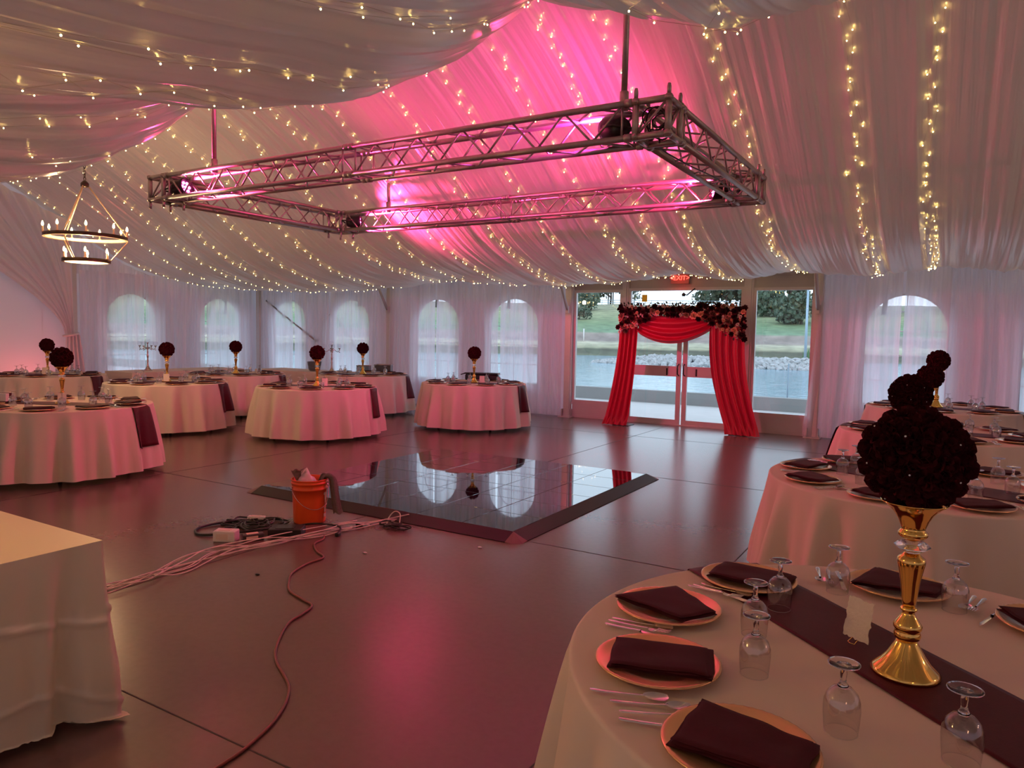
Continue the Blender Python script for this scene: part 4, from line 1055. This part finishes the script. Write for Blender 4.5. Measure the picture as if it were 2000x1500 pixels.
for x, y, rz, l in ((-.28, 5.30, .3, 'second table back on the right'), (-8.30, 4.25, .9, 'big table at the left edge'), (-10.58, 7.0, .9, 'table just behind the left edge one'), (-13.42, 6.6, .9, 'farthest left table'), (-8.2, 8.05, .7, 'left-centre table by the dance floor'), (-6.9, 10.45, .6, 'lone table left of the doors')):
    place_card(x, y, rz, 'small cream card by the vase on the '+l)

# ------------------------------------------------------------------ rectangular tables
def box_table(x0, x1, y0, y1, label_t, label_c, cmat_, crease=0, seed=1, hem=.02, flare=.03, puddle=None, nfold=9):
    xc, yc = (x0+x1)/2, (y0+y1)/2; hx, hy = (x1-x0)/2, (y1-y0)/2
    root = empty('folding_table', (xc, yc, 0)); b = MB(); b.bbox((-hx+.008, -hy+.008, .728), (hx-.008, hy-.008, .758)); b.obj('table_top', M['white_plastic'], root)
    for sx_, sy_ in ((-1, -1), (1, -1), (1, 1), (-1, 1)):
        b = MB(); b.tube([(sx_*(hx-.25), sy_*(hy-.1), .73), (sx_*(hx-.2), sy_*(hy-.1), 0)], .014, 8); b.obj('leg', M['black'], root)
    tag(root, label_t, 'table')
    # cloth: perimeter loop
    per = []; st = .012; rc = .02
    def side(ax, ay, bx, by):
        L_ = hypot(bx-ax, by-ay); n_ = int(L_/st)
        for i in range(n_): per.append((ax+(bx-ax)*i/n_, ay+(by-ay)*i/n_))
    side(-hx, -hy, hx, -hy); side(hx, -hy, hx, hy); side(hx, hy, -hx, hy); side(-hx, hy, -hx, -hy)
    N_ = len(per); vs = []; fs = []; rows = 56
    def corner_amt(p):
        dx = hx-abs(p[0]); dy = hy-abs(p[1]); d_ = max(dx, dy) if min(dx, dy) < 1e-6 else 0
        return exp(-(max(dx, dy)/.16)**2)
    for j in range(rows+1):
        q = j/rows
        for (px, py) in per:
            nx, ny = (px/hx if abs(abs(px)-hx) < 1e-6 else 0), (py/hy if abs(abs(py)-hy) < 1e-6 else 0)
            c = corner_amt((px, py)); dl = hypot(px, py) or 1
            f = noise.noise(Vector((px*4.2, py*4.2, q*.7+seed)))*.04+noise.noise(Vector((px*11, py*11, q*1.0+seed+5)))*.014
            t_ = px if abs(abs(py)-hy) < 1e-6 else py
            cr_ = (.010*noise.noise(Vector((px*3.5+seed, py*3.5, q*3)))+.012*exp(-((q-.36-.03*sin(t_*5))/.012)**2)+.010*exp(-((q-.80+.05*sin(t_*7))/.014)**2)+.010*exp(-(((t_+9.06) % .38-.19)/.012)**2)) if crease else 0
            out = flare*q+f*min(1, q*1.6)+cr_*min(1, q*3); 
            cx_ = (1 if px > 0 else -1); cy_ = (1 if py > 0 else -1)
            ox = nx*out+cx_*c*.03*q**1.1; oy = ny*out+cy_*c*.03*q**1.1
            # corner drape folds back on itself
            tw = c*(1-c)*1.2*q; ox += -cx_*abs(ny)*tw*.12; oy += -cy_*abs(nx)*tw*.12
            z = TZ-(TZ-hem)*q
            if puddle:
                zf = TZ-(TZ+.10*c)*q
                if zf < .012: ox += cx_*(.012-zf)*.25; oy += cy_*(.012-zf)*.2; zf = .012+.02*abs(noise.noise(Vector((px*30, py*30, 1))))
                z = zf+(.03+.05*noise.noise(Vector((px*5, py*5, 8))))*(1-c)*q
            sc = (hy-abs(py)) if nx else (hx-abs(px)); bul = min(1, q*1.6)*(.02*exp(-(sc/.07)**2)-.075*exp(-((sc-.14)/.035)**2)+.02*exp(-((sc-.22)/.04)**2)) if crease else 0
            ox += (nx and cx_)*bul; oy += (ny and cy_)*bul
            if j == 0: ox = oy = 0
            vs.append((px+ox, py+oy, z if j else TZ))
    for j in range(rows):
        for i in range(N_):
            k = (i+1) % N_; fs.append((j*N_+k, j*N_+i, (j+1)*N_+i, (j+1)*N_+k))
    b = MB(); b.add(vs, fs)
    b.add([(-hx, -hy, TZ), (hx, -hy, TZ), (hx, hy, TZ), (-hx, hy, TZ)], [(0, 1, 2, 3)], False)
    o = b.obj('tablecloth', cmat_, None, (xc, yc, 0)); bv = None
    return tag(o, label_c, 'tablecloth')
box_table(-4.80, -2.955, .88, 1.66, 'rectangular folding table under the ivory cloth at the lower left', 'ivory satin cloth creased and pooled at its corner, on the lower left table', M['ivory'], 1, 3, .05, -.01, True)
box_table(-14.0, -13.1, 7.98, 10.5, 'rectangular head table along the left gable windows', 'white cloth on the head table under the left silver candelabra', M['cloth'], 0, 4)
box_table(-12.9, -10.62, 10.62, 11.4, 'rectangular head table near the far corner windows', 'white cloth on the head table under the right silver candelabra', M['cloth'], 0, 5)
def candelabra(x, y, label, rz=0):
    root = empty('candelabra', (x, y, TZ+.001), rz)
    b = MB(); b.lathe([(0, 0), (.085, 0), (.080, .010), (.045, .04), (.022, .09), (.014, .16), (.020, .20), (.012, .23), (.018, .27), (.022, .30), (.012, .33), (.018, .36), (.010, .40), (.014, .44), (.008, .52), (.012, .53)], 20); b.obj('stem', M['silver'], root)
    def cup(px, py, pz, n_='candle_cup'):
        b = MB(); b.lathe([(.008, pz-.02), (.03, pz), (.012, pz+.004)], 14, (px, py, 0)); o = b.obj(n_, M['silver'], root)
        g = MB(); g.lathe([(.012, pz+.004), (.034, pz+.015), (.045, pz+.04), (.042, pz+.07), (.034, pz+.085)], 16, (px, py, 0), caps=False); g.obj('glass_votive', M['votive'], o)
    for k in range(4):
        a = k*pi/2; P_ = lambda r_, z: (r_*cos(a), r_*sin(a), z)
        b = MB(); b.tube(catmull([P_(.01, .42), P_(.05, .46), P_(.09, .43), P_(.13, .42), P_(.155, .45), P_(.155, .47)], 5), .006, 6); b.lathe([(.006, .40), (.010, .41), (.006, .42)], 8, P_(.155, 0)[:2]+(0,)); b.obj('arm', M['silver'], root)
        cup(.155*cos(a), .155*sin(a), .49)
    cup(0, 0, .55)
    return tag(root, label, 'candelabra', 'silver candelabras on the head tables')
candelabra(-13.62, 8.62, 'silver candelabra with glass cups on the left head table, before the window', .55)
candelabra(-10.95, 10.95, 'silver candelabra with glass cups behind the flower ball left of centre', .9)
# crates, basket, tote, box
wiremat = pane('clear_plastic', (.62, .58, .56), 1.6, .1)
def crate(x, y, rz, sx_, sy_, h_, m, name, label, cat):
    b = MB(); t = .004
    for s in (-1, 1): b.box((0, s*(sy_/2-t/2), h_/2), (sx_, t, h_)); b.box((s*(sx_/2-t/2), 0, h_/2), (t, sy_-2*t, h_))
    b.box((0, 0, t/2), (sx_-.01, sy_-.01, t)); b2 = MB()
    root = empty(name, (x, y, TZ+.02), rz); b.obj('walls', m, root)
    for s in (-1, 1): b2.tube([(-sx_/2, s*sy_/2, h_), (sx_/2, s*sy_/2, h_)], .008, 6); b2.tube([(s*sx_/2, -sy_/2, h_), (s*sx_/2, sy_/2, h_)], .008, 6)
    b2.obj('rim', M['silver'], root); return tag(root, label, cat)
crate(-10.22, 11.72, .5, .34, .26, .14, wiremat, 'plastic_crate', 'clear plastic crate at the rear of the table, right of the vase', 'crate')
crate(-10.62, 11.55, .5, .26, .22, .11, wiremat, 'plastic_crate', 'smaller clear plastic crate, partly behind the gold vase near the wall', 'crate')
b = MB(); b.lathe([(.10, 0), (.13, .10), (.15, .19), (.155, .2), (.145, .2), (.12, .02), (0, .01)], 24); tag(b.obj('ice_bucket', wiremat, None, (-11.45, 10.95, TZ+.002)), 'clear round tub on the head table behind the flower ball left of centre', 'tub')
root = empty('black_tote', (-7.33, 11.1, TZ+.006), .45)
b = MB(); b.bbox((-.30, -.10, .0), (.30, .10, .115)); o = b.obj('body', M['black'], root); o.modifiers.new('b', 'BEVEL').width = .02
b = MB(); b.bbox((-.32, -.115, .115), (.32, .115, .135)); b.tube([(-.32, -.05, .12), (-.38, -.05, .10), (-.38, .05, .10), (-.32, .05, .12)], .01, 6); b.obj('lid', M['black'], root)
tag(root, 'long black lidded tote behind the goblets on the lone table left of the doors', 'tote')
root = empty('gift_box', (-8.95, 3.95, TZ+.03), .5)
b = MB(); b.bbox((-.10, -.07, 0), (.10, .07, .085)); b.obj('box', M['white_plastic'], root); b = MB(); b.bbox((-.103, -.02, -.001), (.103, .02, .088)); b.obj('ribbon', M['burgundy'], root)
tag(root, 'small white box on the table at the left edge of the photo', 'box')

# ------------------------------------------------------------------ bucket and cables
BX, BY = -4.66, 4.40
root = empty('bucket', (BX, BY, 0), .2)
b = MB(); b.lathe([(0, .004), (.130, 0), (.134, .01), (.140, .20), (.145, .285), (.151, .285), (.151, .297), (.146, .30), (.147, .335), (.153, .336), (.153, .346), (.148, .348), (.149, .365), (.154, .368), (.150, .374), (.145, .37), (.135, .05), (0, .02)], 48); b.obj('pail', M['orange'], root)
b = MB(); b.tube([(.158*cos(a), .158*sin(a)*1.0, .30-.17*sin(a) if sin(a) > 0 else .30) for a in [pi*i/24 for i in range(25)]], .0028, 6); b.lathe([(.012, 0), (.012, .02)], 8, (.155, 0, .29)); b.lathe([(.012, 0), (.012, .02)], 8, (-.155, 0, .29)); h_ = b.obj('wire_handle', M['silver'], root); h_.rotation_euler = (0, 0, radians(-125))
lg = MB()
for k, (u, v, w_, hh) in enumerate(((0, .05, .035, .03), (.0, .09, .022, .045), (.02, .145, .05, .02), (0, .20, .02, .05), (0, .24, .045, .022), (.005, .17, .018, .03))):
    a0 = radians(6); 
    def cyl(du, z): a = a0+du/.142; r_ = .1425+.0000; return (r_*cos(a), r_*sin(a), z)
    r_ = .1385+.02*v; P_ = lambda du, z: ((r_+.0045)*cos(a0+du/r_), (r_+.0045)*sin(a0+du/r_), z)
    lg.add([P_(u-w_/2, v), P_(u+w_/2, v), P_(u+w_/2, v+hh), P_(u-w_/2, v+hh)], [(0, 1, 2, 3)], False)
lg.obj('white_print', M['white_print'], root)
tag(root, 'orange plastic bucket standing on the floor by the dance floor corner', 'bucket')
b = MB()
b.grid(22, 14, lambda u, v: (BX+.13*(2*u-1)*(1-.15*v), BY+.09*(2*v-1), .31+.12*exp(-((u-.35)/.3)**2-((v-.5)/.4)**2)+.05*noise.noise(Vector((u*5, v*5, 3)))+.06*max(0, u-.7)*3*(1-abs(2*v-1))))
tag(b.obj('plastic_bag', M['bag']), 'crumpled clear plastic bag stuffed in the orange bucket', 'bag')
def cloth_strip(pts, wd, name, m, label, cat, tw=0, axis=(0.85, .53, 0)):
    P_ = catmull(pts, 6); n_ = len(P_)-1; ax = Vector(axis)
    b = MB(); b.grid(8, n_, lambda u, v: P_[int(round(v*n_))]+ax*wd*(u-.5)*(1+.35*v)+Vector((0, 0, .012*sin(u*9+v*5)))+Vector((-.53, .85, 0))*(.018*sin(u*7+1)))
    o = b.obj(name, m); s_ = o.modifiers.new('t', 'SOLIDIFY'); s_.thickness = .008; return tag(o, label, cat)
cloth_strip([(BX+.06, BY+.08, .33), (BX+.12, BY+.07, .40), (BX+.163, BY+.10, .37), (BX+.185, BY+.105, .25), (BX+.21, BY+.11, .12), (BX+.22, BY+.115, .075)], .06, 'cleaning_rag', M['rag'], 'grey rag hanging over the right side of the orange bucket', 'rag')
cloth_strip([(BX-.07, BY-.03, .32), (BX-.10, BY-.05, .385), (BX-.105, BY-.06, .435), (BX-.085, BY-.04, .44)], .07, 'cleaning_rag', M['rag'], 'dark rag sticking up at the left rim of the orange bucket', 'rag')

def cable(pts, r, m, label, name='cable', sub=8, group=None):
    b = MB(); b.tube(catmull(pts, sub), r, 7); return tag(b.obj(name, m), label, 'cable', group)
# the single red-brown cord towards the camera
fl_pts = [(-2.26, 1.50), (-2.27, 1.69), (-2.29, 1.84), (-2.37, 2.06), (-2.53, 2.26), (-2.84, 2.45), (-3.08, 2.74), (-3.13, 2.90), (-3.18, 3.02), (-3.30, 3.06), (-3.48, 3.12), (-3.62, 3.24), (-3.73, 3.37), (-3.79, 3.56), (-3.80, 3.72), (-3.95, 3.80), (-4.10, 3.92), (-4.14, 4.05), (-4.2, 4.12)]
cable([(x, y, .008) for x, y in fl_pts], .007, M['cable_red'], 'reddish brown extension cord winding from the cable pile towards the camera')
rr = random.Random(21)
path = [(-4.47, 2.30), (-4.40, 2.70), (-4.42, 3.05), (-4.44, 3.40), (-4.36, 3.72), (-4.27, 4.10), (-4.18, 4.42), (-4.10, 4.66), (-4.0, 4.84)]
for k in range(8):
    a, f1, f2 = rr.uniform(.03, .09), rr.uniform(1.5, 4), rr.uniform(0, 6)
    pts = []
    n0 = rr.choice((0, 0, 1)); n1 = rr.choice((len(path), len(path)-1, len(path)-2))
    for i, (x, y) in enumerate(path[n0:n1]):
        sp = 1.1-.1*i
        pts.append((x+rr.uniform(-.11, .11)*sp, y+rr.uniform(-.09, .09), .006+rr.choice((0, 0, .02, .045))))
    cable(pts, .0042, M['cable_white'], 'pale thin power cord in the bundle running from the ivory table to the dance floor', group='pale cords of the floor bundle')
for k in range(4):
    c = Vector((-4.86+rr.uniform(-.12, .12), 3.98+rr.uniform(-.1, .1), .012)); pts = []
    for i in range(14):
        a = i*.9+k; R_ = rr.uniform(.08, .24); pts.append((c.x+R_*1.0*cos(a)*1.0, c.y+R_*.8*sin(a), .01+.02*rr.random()))
    cable(pts, .0075, M['cable_black'], 'black cord tangled in the pile left of the orange bucket', group='black cords left of the bucket')
cable([(-4.62, 4.02, .03), (-4.95, 3.62, .012), (-5.12, 3.62, .012), (-5.20, 3.75, .012), (-5.14, 3.95, .015), (-4.9, 4.05, .03)], .010, M['cable_black'], 'thick black cord looping out at the left of the pile', 'cable')
cable([(-4.55, 4.1, .03), (-4.4, 4.2, .06), (-4.2, 4.28, .05), (-4.14, 4.22, .012)], .008, M['cable_black'], 'black cord arching to a plug right of the orange bucket', 'cable')
for x, y, rz, l in ((-5.16, 3.98, .3, 'leftmost in the black cord pile'), (-4.98, 3.82, 1.0, 'in the middle of the black cord pile'), (-4.13, 4.20, 1.9, 'right of the orange bucket'), (-4.20, 4.52, .8, 'dark, on the pale cords near the dance floor')):
    root = empty('plug', (x, y, .0), rz); b = MB(); b.bbox((-.03, -.016, .0), (.03, .016, .03)); o = b.obj('body', M['black'], root); o.modifiers.new('b', 'BEVEL').width = .006
    b = MB(); b.bbox((.03, -.009, .012), (.048, -.006, .02)); b.bbox((.03, .006, .012), (.048, .009, .02)); b.obj('prong', M['steel'], root); tag(root, 'black plug '+l, 'plug')
def small_box(name, x, y, rz, d_, m, label, cat, part='label_patch', pm=None):
    root = empty(name, (x, y, 0), rz); b = MB(); b.bbox((-d_[0]/2, -d_[1]/2, 0), (d_[0]/2, d_[1]/2, d_[2])); o = b.obj('case', m, root); o.modifiers.new('b', 'BEVEL').width = .006
    b = MB(); b.bbox((-d_[0]*.35, -d_[1]/2-.002, d_[2]*.25), (d_[0]*.2, -d_[1]/2, d_[2]*.75)); b.bbox((-d_[0]*.3, -d_[1]*.3, d_[2]), (d_[0]*.25, d_[1]*.3, d_[2]+.003)); b.obj(part, pm or M['white_print'], root)
    return tag(root, label, cat)
small_box('power_adapter', -4.47, 3.98, .6, (.26, .17, .07), M['black'], 'black power box lying in front of the orange bucket', 'power box', pm=M['blackmetal'])
small_box('control_box', -4.74, 3.62, .5, (.17, .10, .085), M['white_plastic'], 'pale pinkish control box left of the cable bundle', 'control box', pm=M['cable_white'])
small_box('control_box', -4.58, 3.74, 1.1, (.16, .07, .055), mat('dark_grey_plastic', (.06, .045, .045), .5), 'flat dark box tilted beside the pale control box', 'control box', pm=M['white_print'])
small_box('light_controller', -5.02, 4.14, .5, (.15, .05, .045), M['white_plastic'], 'small pale box behind the black cord pile', 'control box', pm=M['cable_white'])
cable([(-4.02, 4.66, .01), (-4.05, 4.72, .05), (-4.02, 4.76, .10), (-3.96, 4.76, .09), (-3.93, 4.72, .02)], .005, M['cable_white'], 'pale cord looping up against the dance floor edge', 'cable')
for k in range(3):
    c = (-3.98+.07*k, 4.66-.02*k); pts = [(c[0]+.09*cos(i*1.1+k), c[1]+.045*sin(i*1.3+k), .008+.03*rr.random()) for i in range(10)]
    cable(pts, .006, M['cable_black'], 'black cord tangled against the dance floor edge', group='black cords by the dance floor edge')
for i, (x, y, l) in enumerate(((-3.64, 3.98, 'nearest the brown cord'), (-4.22, 4.45, 'beside the orange bucket'), (-3.02, 4.58, 'near the dance floor corner'), (-3.9, 3.22, 'dark speck left of the brown cord'))):
    b = MB(); b.lathe([(.012, 0), (.018, .004), (.010, .009), (0, .01)], 7, (0, 0, 0)); o = b.obj('paper_scrap', M['white_plastic'] if i < 3 else M['black'], None, (x, y, .0005)); o.scale = (1.2, .7, 1); tag(o, 'tiny scrap on the floor, '+l, 'scrap')

# ------------------------------------------------------------------ outside
b = MB(); b.bbox((-40, Y1+.13, -.30), (30, 18.0, -.10)); struct(b.obj('patio', M['concrete_out']))
root = None
b = MB(); b.bbox((-40, 18.0, -.6), (30, 18.25, .22)); struct(b.obj('patio_curb', mat('curb_concrete', (.27, .26, .24), .85, 0, .12, 2)))
for x, y, h0, h1, r_, l in ((-3.38, 18.6, -.6, 1.02, .018, 'thin post beyond the patio curb, right of the doors'),):
    b = MB(); b.tube([(x, y, h0), (x, y, h1)], r_, 8); tag(b.obj('marker_post', M['post_out']), l, 'post')
b = MB(); b.add([(-600, 18.2, -.6), (300, 18.2, -.6), (300, 260, -.6), (-600, 260, -.6)], [(0, 1, 2, 3)], False)
b.add([(-600, -200, -.6), (-40, -200, -.6), (-40, 18.2, -.6), (-600, 18.2, -.6)], [(0, 1, 2, 3)], False); struct(b.obj('lake_water', M['water']))
b = MB(); b.bbox((-40, -40, -.5), (-15.9, 18, -.12)); struct(b.obj('side_lawn', mat('lawn', (.12, .17, .07), .95, 0, .4, 1)))
PR = [74, 77, 78, 80, 83, 85, 87, 88, 92, 100, 110, 120, 126, 160, 230]
PZ = [-1.3, -.72, -.45, .18, .62, .75, 1.35, 2.0, 2.5, 3.7, 5.1, 6.2, 6.75, 6.9, 7.1]
def bz(r_, a): return lerp(r_, PR, PZ)+(noise.noise(Vector((r_*.05, a*14, 1)))*.5*min(1, (r_-89)/4) if 89 < r_ < 124 else 0)
rs = [74+.6*i for i in range(40)]+[98+1.5*i for i in range(21)]+[135, 160, 200, 230]
b = MB(); na = 240; a0_, a1_ = radians(-100), radians(28)
b.grid(na, len(rs)-1, lambda u, v: (lambda r_, a: (r_*sin(a), r_*cos(a), bz(r_, a)))(rs[int(round(v*(len(rs)-1)))], a0_+(a1_-a0_)*u)); struct(b.obj('river_bank', M['bank']))
def px2az(px): # azimuth from +Y towards +X of a pixel column near the horizon
    f = 1423.1; return -.54226+math.atan((px-1000)/f)
def pol(az, r_, z=None): return Vector((r_*sin(az), r_*cos(az), bz(r_, az) if z is None else z))
# rock spit
rk = MB(); rr = random.Random(3); ico = [(0, 0, 1), (.9, 0, .4), (.28, .85, .4), (-.72, .53, .4), (-.72, -.53, .4), (.28, -.85, .4), (.5, .6, -.4), (-.4, .8, -.4), (-.9, 0, -.4), (-.4, -.8, -.4), (.6, -.55, -.4)]
icf = [(0, 1, 2), (0, 2, 3), (0, 3, 4), (0, 4, 5), (0, 5, 1), (1, 6, 2), (2, 7, 3), (3, 8, 4), (4, 9, 5), (5, 10, 1), (2, 6, 7), (3, 7, 8), (4, 8, 9), (5, 9, 10), (1, 10, 6), (6, 10, 9, 8, 7)]
for k in range(2000):
    u = rr.random(); az = px2az(1160)+(px2az(1640)-px2az(1160))*u; w_ = min(1, u*4); t = rr.random(); r_ = 58+1.5*u+(t-.5)*7*w_-u*2
    z = -.65+.62*w_*(1-abs(2*t-1))**.8; s_ = rr.uniform(.13, .30); p = pol(az, r_, z); Rm = Euler((rr.uniform(0, 3), rr.uniform(0, 3), rr.uniform(0, 3))).to_matrix()
    rk.add([Rm @ (Vector(v)*s_*rr.uniform(.8, 1.2))+p for v in ico], icf, False)
tag(rk.obj('rock_spit', M['rocks']), 'low spit of pale riprap rocks in the water beyond the doors', 'rocks', kind='stuff')
def tree(px, r_, h_, w_, label, seed, n_=900, trunk=True, leafmat=None, sink=0, cat='tree'):
    k_ = lerp(r_, [200, 262, 280], [.485, .50, .52]); r_ *= k_; h_ *= k_; w_ *= k_
    rr = random.Random(seed); az = px2az(px); p = pol(az, r_); p.z -= sink; root = empty('tree' if trunk else 'bush', p)
    cl = [(Vector((rr.uniform(-.32, .32)*w_, rr.uniform(-.32, .32)*w_, h_*rr.uniform(.42, .82))), rr.uniform(.16, .28)*w_) for _ in range(9)] if trunk else [(Vector((rr.uniform(-.28, .28)*w_, rr.uniform(-.28, .28)*w_, h_*rr.uniform(.25, .6))), rr.uniform(.2, .33)*w_) for _ in range(7)]
    b = MB()
    for k in range(n_):
        c, R_ = cl[rr.randrange(len(cl))]; d_ = Vector((rr.gauss(0, 1), rr.gauss(0, 1), rr.gauss(0, .8))).normalized(); q = c+d_*R_*rr.uniform(.55, 1.08)
        if q.z < .1: q.z = .1
        s_ = rr.uniform(.20, .42)*w_/7; Rm = Euler((rr.uniform(0, 6), rr.uniform(0, 6), rr.uniform(0, 6))).to_matrix()
        b.add([Rm @ (Vector(v)*s_)+q for v in ((-1, -.5, 0), (0, -.9, .2), (1, -.3, 0), (.8, .7, .3), (-.3, .9, 0))], [(0, 1, 2, 3, 4)], False)
    b.obj('foliage', leafmat or M['leaf'], root)
    b = MB(); b.tube([(0, 0, -.3), (.02*w_, 0, h_*.3), (-.02*w_, .02*w_, h_*.62)], .03*w_, 7, taper=[.035*w_, .025*w_, .01*w_])
    for c, R_ in cl[:4]: b.tube([(0, 0, h_*.28), c], .012*w_, 5)
    b.obj('trunk', M['bark'], root); tag(root, label, cat)
tree(1150, 228, 7.0, 9.0, 'round dark bush high on the bank at the left side window', 1, 700, False, cat='bush')
tree(1128, 205, 5.0, 6.5, 'dark bush on the slope at the left edge of the left side window', 2, 500, False, cat='bush')
tree(1150, 262, 12, 17, 'wide tree on the skyline at the left side window, left one', 3, 800)
tree(1188, 266, 11, 13, 'tree on the skyline at the left side window, right one beside the poles', 4, 600)
tree(1234, 262, 8, 6, 'small tree on the skyline just right of the left door post', 5, 400)
tree(1412, 262, 10, 16, 'tree on the skyline behind the right end of the garland', 6, 700)
tree(1440, 268, 12, 15, 'tree on the skyline left of the right door post', 7, 700)
tree(1378, 275, 7, 10, 'low far tree on the skyline right of the bracket', 8, 400)
tree(1500, 218, 9.5, 12, 'dark round bush on the slope in the right side window, left one', 9, 1300, False, cat='bush')
tree(1485, 262, 15, 19, 'tree on the skyline at the left of the right side window', 10, 900)
tree(1535, 225, 22, 20, 'big tree filling the upper middle of the right side window', 11, 1800)
tree(1560, 202, 11, 12, 'dark bush low on the slope in the right side window, beneath the big tree', 12, 1400, False, cat='bush')
tree(1592, 228, 20, 16, 'tall tree at the right edge of the right side window', 13, 1200)
for i, (px, r_, h_) in enumerate(((-200, 60, 7), (60, 45, 8), (190, 50, 6), (330, 70, 9), (440, 60, 8), (560, 150, 9), (700, 240, 12), (850, 250, 11), (990, 240, 12), (1720, 240, 16), (1850, 235, 17), (1960, 240, 14))):
    if px < 520: # beyond the gable windows: on the side lawn
        pass
    tree(px, 228 if r_ > 100 else 200, h_*1.2, h_*1.3, 'hazy tree seen through the sheers, number %s from the left' % ['first', 'second', 'third', 'fourth', 'fifth', 'sixth', 'seventh', 'eighth', 'ninth', 'tenth', 'eleventh', 'twelfth'][i] if False else 'distant tree blurred by the sheers, '+['far beyond the left gable', 'left of the left gable windows', 'in the first gable window', 'between the gable windows', 'in the second gable window', 'in the window beside the far corner', 'in the second window right of the corner', 'in the window left of the lone table', 'in the window right of the lone table', 'left in the rightmost window', 'right in the rightmost window', 'at the right edge'][i], 30+i, 350)
# guard rail on the far road
rail = empty('guard_rail', pol(px2az(1330), 125, 0)); off = Vector(rail.location)
b = MB(); P_ = [pol(px2az(p), 125)-off for p in range(1100, 1475, 12)]
for dz in (.35, .75): b.tube([q+Vector((0, 0, dz)) for q in P_], .05, 5)
b.obj('rails', M['post_out'], rail); b = MB()
for q in P_[::1]: b.tube([q+Vector((0, 0, -.4)), q+Vector((0, 0, .78))], .045, 5)
b.obj('posts', M['post_out'], rail); tag(rail, 'guard rail along the road on top of the far bank', 'guard rail')
for px, l in ((1184, 'left'), (1193, 'right')):
    p = pol(px2az(px), 127); b = MB(); b.tube([(0, 0, 0), (0, 0, 7)], .11, 6); b.tube([(-.5, 0, 6.5), (.5, 0, 6.5)], .04, 5); tag(b.obj('utility_pole', M['bark'], None, p), 'wooden utility pole behind the left side window, the %s of two' % l, 'pole')
p = pol(px2az(1571), 60, -.9); b = MB(); b.tube([(0, 0, 0), (0, 0, 6.4)], .10, 8, taper=[.11, .08]); tag(b.obj('light_pole', mat('pale_steel_pole', (.35, .45, .52), .4), None, p), 'tall pale steel pole standing beyond the right side window', 'pole')
p = pol(px2az(1138), 85); b = MB(); b.tube([(0, 0, 0), (0, 0, 1.5)], .07, 6); tag(b.obj('bank_post', M['white_plastic'], None, p), 'short pale post on the far bank in the left side window', 'post')
# reeds at the right shore
rd = MB(); rr = random.Random(6)
for k in range(600):
    az = px2az(rr.uniform(1570, 1640)); r_ = rr.uniform(62, 68); p = pol(az, r_, -.6); h_ = rr.uniform(.7, 1.6); a = rr.uniform(0, pi); dx = Vector((cos(a), sin(a), 0))*.06; tp = Vector((rr.uniform(-.4, .4), rr.uniform(-.4, .4), h_))
    rd.add([p-dx, p+dx, p+tp], [(0, 1, 2)], False)
tag(rd.obj('reeds', mat('reed_green', (.10, .20, .08), .9, 0, .3, 1)), 'green reeds at the waterline in the right side window', 'reeds', kind='stuff')
